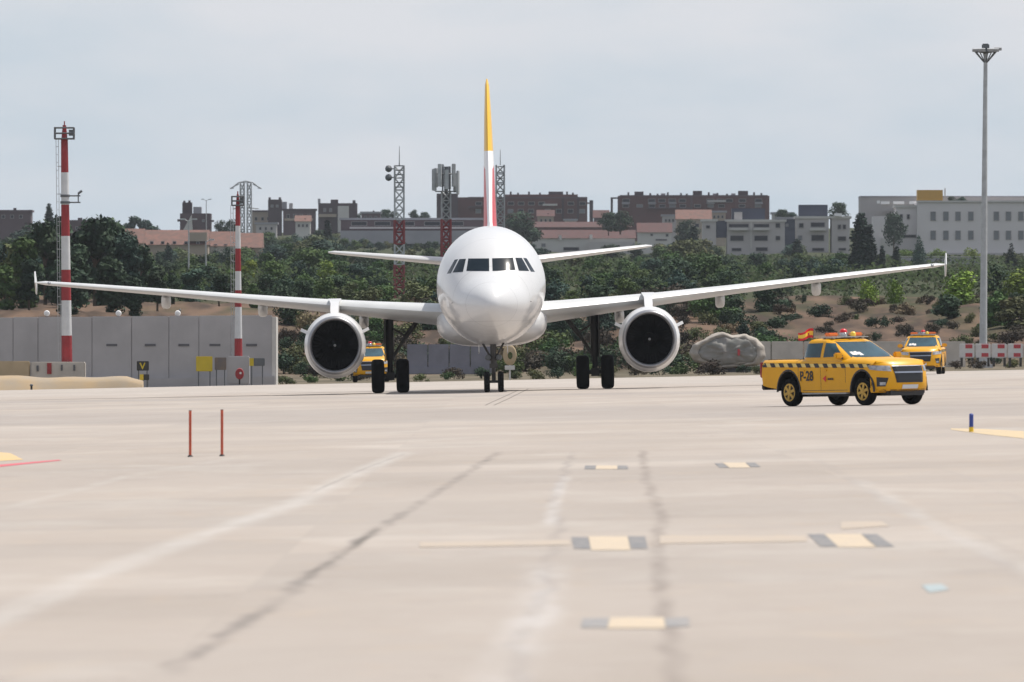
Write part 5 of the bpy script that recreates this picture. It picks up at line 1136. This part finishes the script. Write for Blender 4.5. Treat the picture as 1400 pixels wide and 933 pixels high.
def tree(px, d, hpx, kind, fm, label, group, name='tree', wf=1.0, base_py=None, cat=None):
    global NT
    NT += 1
    cm, tm = tree_proto(kind, fm, NT % 3)
    x = X(px, d); z = H(x, d) if base_py is None else CH-(base_py-HY)/FPX*d
    h = hpx*d/FPX; o = empty(name, (x, d, z-.05*h), (0, 0, random.uniform(0, 6.28)), label, cat or ('tree' if kind != 'shrub' else 'shrub'), group)
    if kind == 'shrub': h *= 1.15
    o.scale = (h*wf*random.uniform(.9, 1.1), h*wf*random.uniform(.9, 1.1), h)
    for nm, me in (('crown', cm), ('trunk', tm)):
        c = bpy.data.objects.new(nm, me); COL.objects.link(c); c.parent = o
    return o
def base_py(px, d):
    x = X(px, d); return HY-(H(x, d)-CH)/d*FPX
SKY = [(-60, 325), (0, 320), (40, 305), (60, 302), (85, 292), (100, 330), (118, 318), (132, 290), (155, 290), (165, 312), (172, 330), (190, 330), (200, 334), (355, 336), (362, 322), (385, 318), (400, 335), (430, 322), (452, 318), (464, 348), (600, 354), (735, 356), (760, 362), (800, 352), (860, 348), (900, 338), (930, 320), (965, 322), (985, 345), (990, 352), (1060, 354), (1075, 345), (1088, 345), (1100, 352), (1160, 352), (1195, 362), (1240, 372), (1300, 372), (1360, 362), (1400, 345), (1460, 345)]
def T_(px):
    for (a, ya), (b_, yb) in zip(SKY, SKY[1:]):
        if a <= px <= b_: return ya+(yb-ya)*(px-a)/(b_-a)
    return 345
def zone(px): return 0 if px < 200 else 1 if px < 460 else 2 if px < 760 else 3 if px < 1060 else 4
ZN = ['behind the far left wall', 'below the terracotta roofs', 'directly behind the jet', 'above the right wing', 'below the pale right buildings']
DESC = {'dark': 'dark green leafy tree', 'mid': 'mid green leafy tree', 'olive': 'greyish olive green tree', 'blue': 'bluish green dull tree', 'lime': 'bright yellowish green tree', 'dry': 'straw coloured dry shrub', 'brown': 'dark brown low shrub'}
def fam(px, d, hpx, kind, fm, wf=1.0):
    zt = ZN[zone(px)]
    tree(px, d, hpx, kind, fm, 'one of the %ss %s' % (DESC[fm], zt), '%ss %s' % (DESC[fm], zt), 'broadleaf_tree', wf)
rnd = random.Random(11)
# far row
def row(n, step, d0, d1, dt, hmin, hmax, fms, wf, skip=None):
    for i in range(n):
        px = -50+i*step+rnd.uniform(-.35, .35)*step; d = rnd.uniform(d0, d1)
        if skip and skip(px): continue
        b_ = base_py(px, d); t_ = T_(px)+rnd.uniform(*dt); h = b_+4-t_
        if h < 10: continue
        fam(px, d, max(hmin, min(hmax, h)), 'broad', rnd.choice(fms), wf*rnd.uniform(.85, 1.2))
row(62, 24.5, 1650, 1880, (0, 12), 26, 60, ['dark', 'blue', 'mid', 'blue', 'olive'], 1.5)
row(62, 24.5, 1380, 1560, (4, 22), 32, 60, ['dark', 'mid', 'mid', 'blue', 'olive'], 1.45)
row(58, 26, 1150, 1300, (12, 34), 34, 66, ['dark', 'mid', 'mid', 'blue', 'mid'], 1.4)
row(54, 28, 960, 1080, (24, 48), 36, 70, ['dark', 'mid', 'dark', 'blue', 'mid', 'lime'], 1.35)
row(44, 34, 815, 880, (38, 62), 38, 80, ['dark', 'dark', 'blue', 'mid'], 1.3, lambda px: 1095 < px < 1150 or 1195 < px < 1290)
# undergrowth between the trees, one mass
mb = MB(); ur = random.Random(5)
for _ in range(38000):
    d = 800+1120*ur.random()**.9; px = ur.uniform(-70, 1470); x = X(px, d)
    k = mnoise.noise(Vector((x/9, d/40, 2)))
    z = H(x, d)+max(0, (ur.uniform(0, 1.5)+k*1.2)*(1-.75*smooth(1300, 1850, d))); sz = ur.uniform(.13, .27)*(d/950)
    nrm = Vector((ur.gauss(0, .6), -.5+ur.gauss(0, .5), .7)).normalized(); t1 = nrm.orthogonal().normalized(); t1.rotate(Matrix.Rotation(ur.uniform(0, 6.28), 3, nrm)); t2_ = nrm.cross(t1); p = Vector((x, d, z))
    mb.add([p-t1*sz, p-t2_*sz*.6, p+t1*sz, p+t2_*sz*.6], [(0, 1, 2, 3)], 0 if k > 0 else 1)
tag(mb.build('undergrowth', [mat('undergrowth_green', (.050, .075, .024), .9, col2=(.03, .045, .02), vscale=.3, spec=.1), mat('undergrowth_dark', (.028, .045, .022), .9, col2=(.05, .05, .028), vscale=.3, spec=.1)], fix=False), kind='stuff')
# tall trees behind the left wall
for px, top, d, wf, fm in ((-22, 318, 800, .9, 'blue'), (14, 320, 830, .9, 'olive'), (38, 308, 780, .8, 'mid'), (62, 290, 790, .75, 'dark'), (84, 280, 800, .75, 'dark'), (108, 330, 780, .8, 'dark'), (130, 282, 790, .8, 'dark'), (152, 283, 810, .7, 'dark'), (172, 312, 800, .7, 'blue'), (192, 326, 820, .8, 'dark'), (150, 340, 760, .9, 'dark'), (40, 350, 760, .9, 'dark'), (95, 345, 755, 1, 'dark'), (6, 355, 760, 1, 'mid'), (215, 362, 770, .9, 'dark'), (238, 372, 780, 1, 'dark'), (262, 360, 800, 1, 'blue'), (300, 372, 790, 1.0, 'dark'), (345, 378, 780, 1.0, 'mid'), (180, 370, 755, 1, 'dark')):
    b_ = base_py(px, d); tree(px, d, b_-top, 'tall', fm, 'one of the tall %ss behind the grey wall' % DESC[fm], 'tall %ss behind the grey wall' % DESC[fm], 'tall_tree', 1.35*wf)
tree(67, 1900, 45, 'cypress', 'cypress', 'thin pointed conifer top rising highest left of the tall striped mast', None, 'conifer_tree', 1.6, base_py=320)
for px, top, lab in ((180, 292, 'loose crowned tree on the skyline left of the terracotta roofs'), (207, 304, 'small skyline tree above the left end of the terracotta terrace'), (197, 298, 'grey green skyline tree between two terracotta roofs')):
    tree(px, 1950, 40, 'tall', 'blue', lab, None, 'skyline_tree', 1.5, base_py=top+40)
for px, top, w, bp in ((302, 300, 1.2, 325), (316, 296, 1.3, 325), (448, 322, 1.0, 350), (427, 318, 1.1, 350), (366, 312, 1.2, 350), (528, 285, 1.5, 303), (540, 288, 1.4, 303), (566, 284, 1.2, 303), (580, 289, 1.5, 303), (492, 291, 1.0, 303), (848, 284, 1.5, 316), (832, 288, 1.4, 318), (712, 288, 1.6, 330), (722, 296, 1.5, 330), (1070, 285, 1.6, 303), (1083, 289, 1.5, 305), (1118, 278, 1.2, 300), (1146, 275, 1.3, 300), (1302, 268, 2.2, 277), (1315, 268, 2.4, 277), (1222, 287, .8, 340), (1207, 284, .8, 342), (938, 296, 1.4, 330)):
    dd = 2560 if px < 800 and bp < 310 else 2080 if bp in (300, 303, 305) else 1960 if bp in (277,) else 2100
    if px == 448: dd = 1700
    if px in (1302, 1315): dd = 1953
    if px in (1208, 1222): dd = 1945
    tree(px, dd, bp-top, 'broad', 'blue' if px % 2 else 'dark', 'one of the small dark crowned trees standing beside buildings on the skyline', 'small skyline trees between the buildings', 'skyline_tree', w, base_py=bp)
for i in range(46):
    px = 338+i*8.6+rnd.uniform(-4, 4); d = rnd.uniform(1990, 2130); fm = rnd.choice(['dark', 'blue', 'mid', 'olive']); lab = 'one of the little %ss below the warehouse and ridge houses' % DESC[fm].replace('leafy ', '').replace('dull ', '')
    tree(px, d, rnd.uniform(11, 18) if px > 460 else rnd.uniform(16, 30), 'broad', fm, lab, 'little %ss below the warehouse' % DESC[fm], 'slope_tree', 1.5)
# cypresses and cones at right
for px, top, bp, w, lab in ((1177, 283, 365, 1.9, 'very tall dark cypress between the townhouses and the large pale building'), (1188, 300, 365, 1.8, 'dark cypress just right of the tallest cypress'), (1206, 332, 372, 1.5, 'slim dark cypress below the stepped wing, left of two'), (1226, 332, 374, 1.7, 'slim dark cypress below the stepped wing, right of two'), (448, 296, 345, 1.5, 'thin dark cypress below the left ridge block'), (948, 305, 350, 2.2, 'dark pointed tree left of the narrow grey townhouse'), (1090, 322, 362, 2.2, 'dark pointed tree between two grey townhouses'), (1258, 372, 392, 2.0, 'small dark cypress under the right wingtip')):
    dd = 1350 if px > 1100 else 1800; tree(px, dd, bp+12-top, 'cypress', 'cypress', lab, None, 'cypress_tree', w*.85, base_py=bp+12)
for px, top, bp, fm, lab in ((1257, 318, 362, 'blue', 'blue green cone shaped conifer in front of the large pale building'), (1382, 329, 372, 'cypress', 'dark cone shaped conifer right of the tall light mast'), (230, 328, 362, 'cypress', 'dark rounded conifer in front of the terracotta terrace')):
    tree(px, 1400, bp-top, 'cone', fm, lab, None, 'conifer_tree', 1.0, base_py=bp)
for px, lab in ((1280, 'yellow green hedge patch at the foot of the large pale building, left'), (1330, 'yellow green hedge patch at the foot of the large pale building, right'), (1238, 'yellow green hedge patch beside the stepped wing')):
    tree(px, 1845, 13, 'shrub', 'lime', lab, None, 'hedge', 1.6, base_py=352)
# near right trees
for px, top, bp, d, kind, fm, w, lab in ((1187, 381, 442, 775, 'poplar', 'lime', 1.15, 'fresh green rounded poplar on the brown bank, left of the pair'), (1223, 381, 440, 775, 'poplar', 'lime', 1.0, 'yellow green slim poplar on the brown bank, right of the pair'), (1314, 366, 446, 770, 'poplar', 'lime', 1.4, 'broad green poplar on the bank left of the tall light mast'), (1396, 366, 440, 780, 'poplar', 'lime', 1.7, 'bright green tree at the right edge'),
      (1168, 425, 452, 740, 'shrub', 'mid', .6, 'dark green bush below the left poplar'), (1362, 392, 470, 730, 'tall', 'mid', 1.7, 'grey green tree just right of the tall light mast'), (1300, 400, 455, 740, 'tall', 'dark', 1.6, 'dark ragged tree left of the light mast foot'), (1386, 400, 470, 725, 'tall', 'olive', 1.6, 'olive dusty tree low at the right edge'), (1366, 352, 420, 900, 'broad', 'dark', 1.2, 'rounded dark tree behind the light mast'), (965, 405, 458, 745, 'broad', 'mid', 1.2, 'green bushy tree beside the right engine'), (1000, 402, 460, 740, 'broad', 'dark', 1.3, 'dark bushy tree above the covered heap'), (1078, 405, 440, 760, 'broad', 'brown', .9, 'small brown ragged tree on the bank behind the flag'), (765, 424, 470, 720, 'broad', 'dark', 1.0, 'dark rounded tree beside the right main wheels')):
    tree(px, d, bp-top, kind, fm, lab, None, 'bank_tree' if kind != 'shrub' else 'bush', w, base_py=bp)
# shrubs on the bank and along the verge
for i in range(46):
    px = 388+i*14.6+rnd.uniform(-9, 9); d = rnd.uniform(715, 800); fm = rnd.choice(['dark', 'mid', 'dark', 'blue', 'olive'])
    tree(px, d, rnd.uniform(24, 50), 'broad', fm, 'one of the low spreading %ss on the slope above the verge' % DESC[fm], 'low spreading %ss above the verge' % DESC[fm], 'slope_tree', rnd.uniform(1.2, 1.7))
for i in range(165):
    px = 385+i*6.2+rnd.uniform(-9, 9); d = rnd.uniform(665, 785)
    fm = rnd.choice(['brown', 'dry', 'dark', 'olive', 'brown'] if px > 900 else ['dark', 'olive', 'brown', 'mid', 'dry'])
    tree(px, d, rnd.uniform(9, 20) if px > 1060 else rnd.uniform(14, 34), 'shrub', fm, 'one of the small %ss on the bank' % DESC[fm].replace('tree', 'shrub'), 'small %ss on the bank' % DESC[fm].replace('tree', 'shrub'), 'bank_shrub', rnd.uniform(.8, 1.3))
for i in range(64):
    px = 388+i*10.4+rnd.uniform(-8, 8); d = rnd.uniform(650, 705); fm = rnd.choice(['dark', 'olive', 'mid', 'brown', 'dark'])
    if 560 < px < 668: d = rnd.uniform(660, 705)
    tree(px, d, rnd.uniform(18, 40), 'shrub', fm, 'one of the rounded %ss in front of the bank' % DESC[fm].replace('tree', 'shrub'), 'rounded %ss in front of the bank' % DESC[fm].replace('tree', 'shrub'), 'slope_shrub', rnd.uniform(.8, 1.3))
for i in range(30):
    px = 395+i*34+rnd.uniform(-12, 12); d = rnd.uniform(575, 622)
    if 1060 < px < 1240 and rnd.random() < .5: continue
    fm = rnd.choice(['dark', 'brown', 'olive', 'mid'])
    tree(px, d, rnd.uniform(7, 15) if px > 1230 else rnd.uniform(12, 24), 'shrub', fm, 'one of the low %ss on the verge beyond the apron' % DESC[fm].replace('tree', 'shrub'), 'low %ss on the verge' % DESC[fm].replace('tree', 'shrub'), 'verge_shrub', rnd.uniform(1.0, 1.6))

for i in range(26):
    px = 1050+i*14+rnd.uniform(-6, 6); d = rnd.uniform(675, 785); fm = rnd.choice(['brown', 'dry', 'olive', 'dark', 'brown'])
    tree(px, d, rnd.uniform(8, 22), 'shrub', fm, 'one of the small %ss on the bank' % DESC[fm].replace('tree', 'shrub'), 'small %ss on the bank' % DESC[fm].replace('tree', 'shrub'), 'bank_shrub', rnd.uniform(.9, 1.7))
# ------------------------------------------------------------------ haze
mb = MB(); mb.box((0, 1775, 34), (1500, 4260, 75)); hz = mb.build('haze', mat('haze_unused', (1, 1, 1)), None)
hm = bpy.data.materials.new('haze'); hm.use_nodes = True; nt = hm.node_tree; nt.nodes.clear(); oo = N(nt, 'ShaderNodeOutputMaterial'); pv = N(nt, 'ShaderNodeVolumePrincipled')
pv.inputs['Color'].default_value = (.86, .92, 1, 1); pv.inputs['Density'].default_value = .000038; pv.inputs['Anisotropy'].default_value = .2
nt.links.new(pv.outputs[0], oo.inputs['Volume']); hz.data.materials.clear(); hz.data.materials.append(hm); tag(hz, kind='stuff')
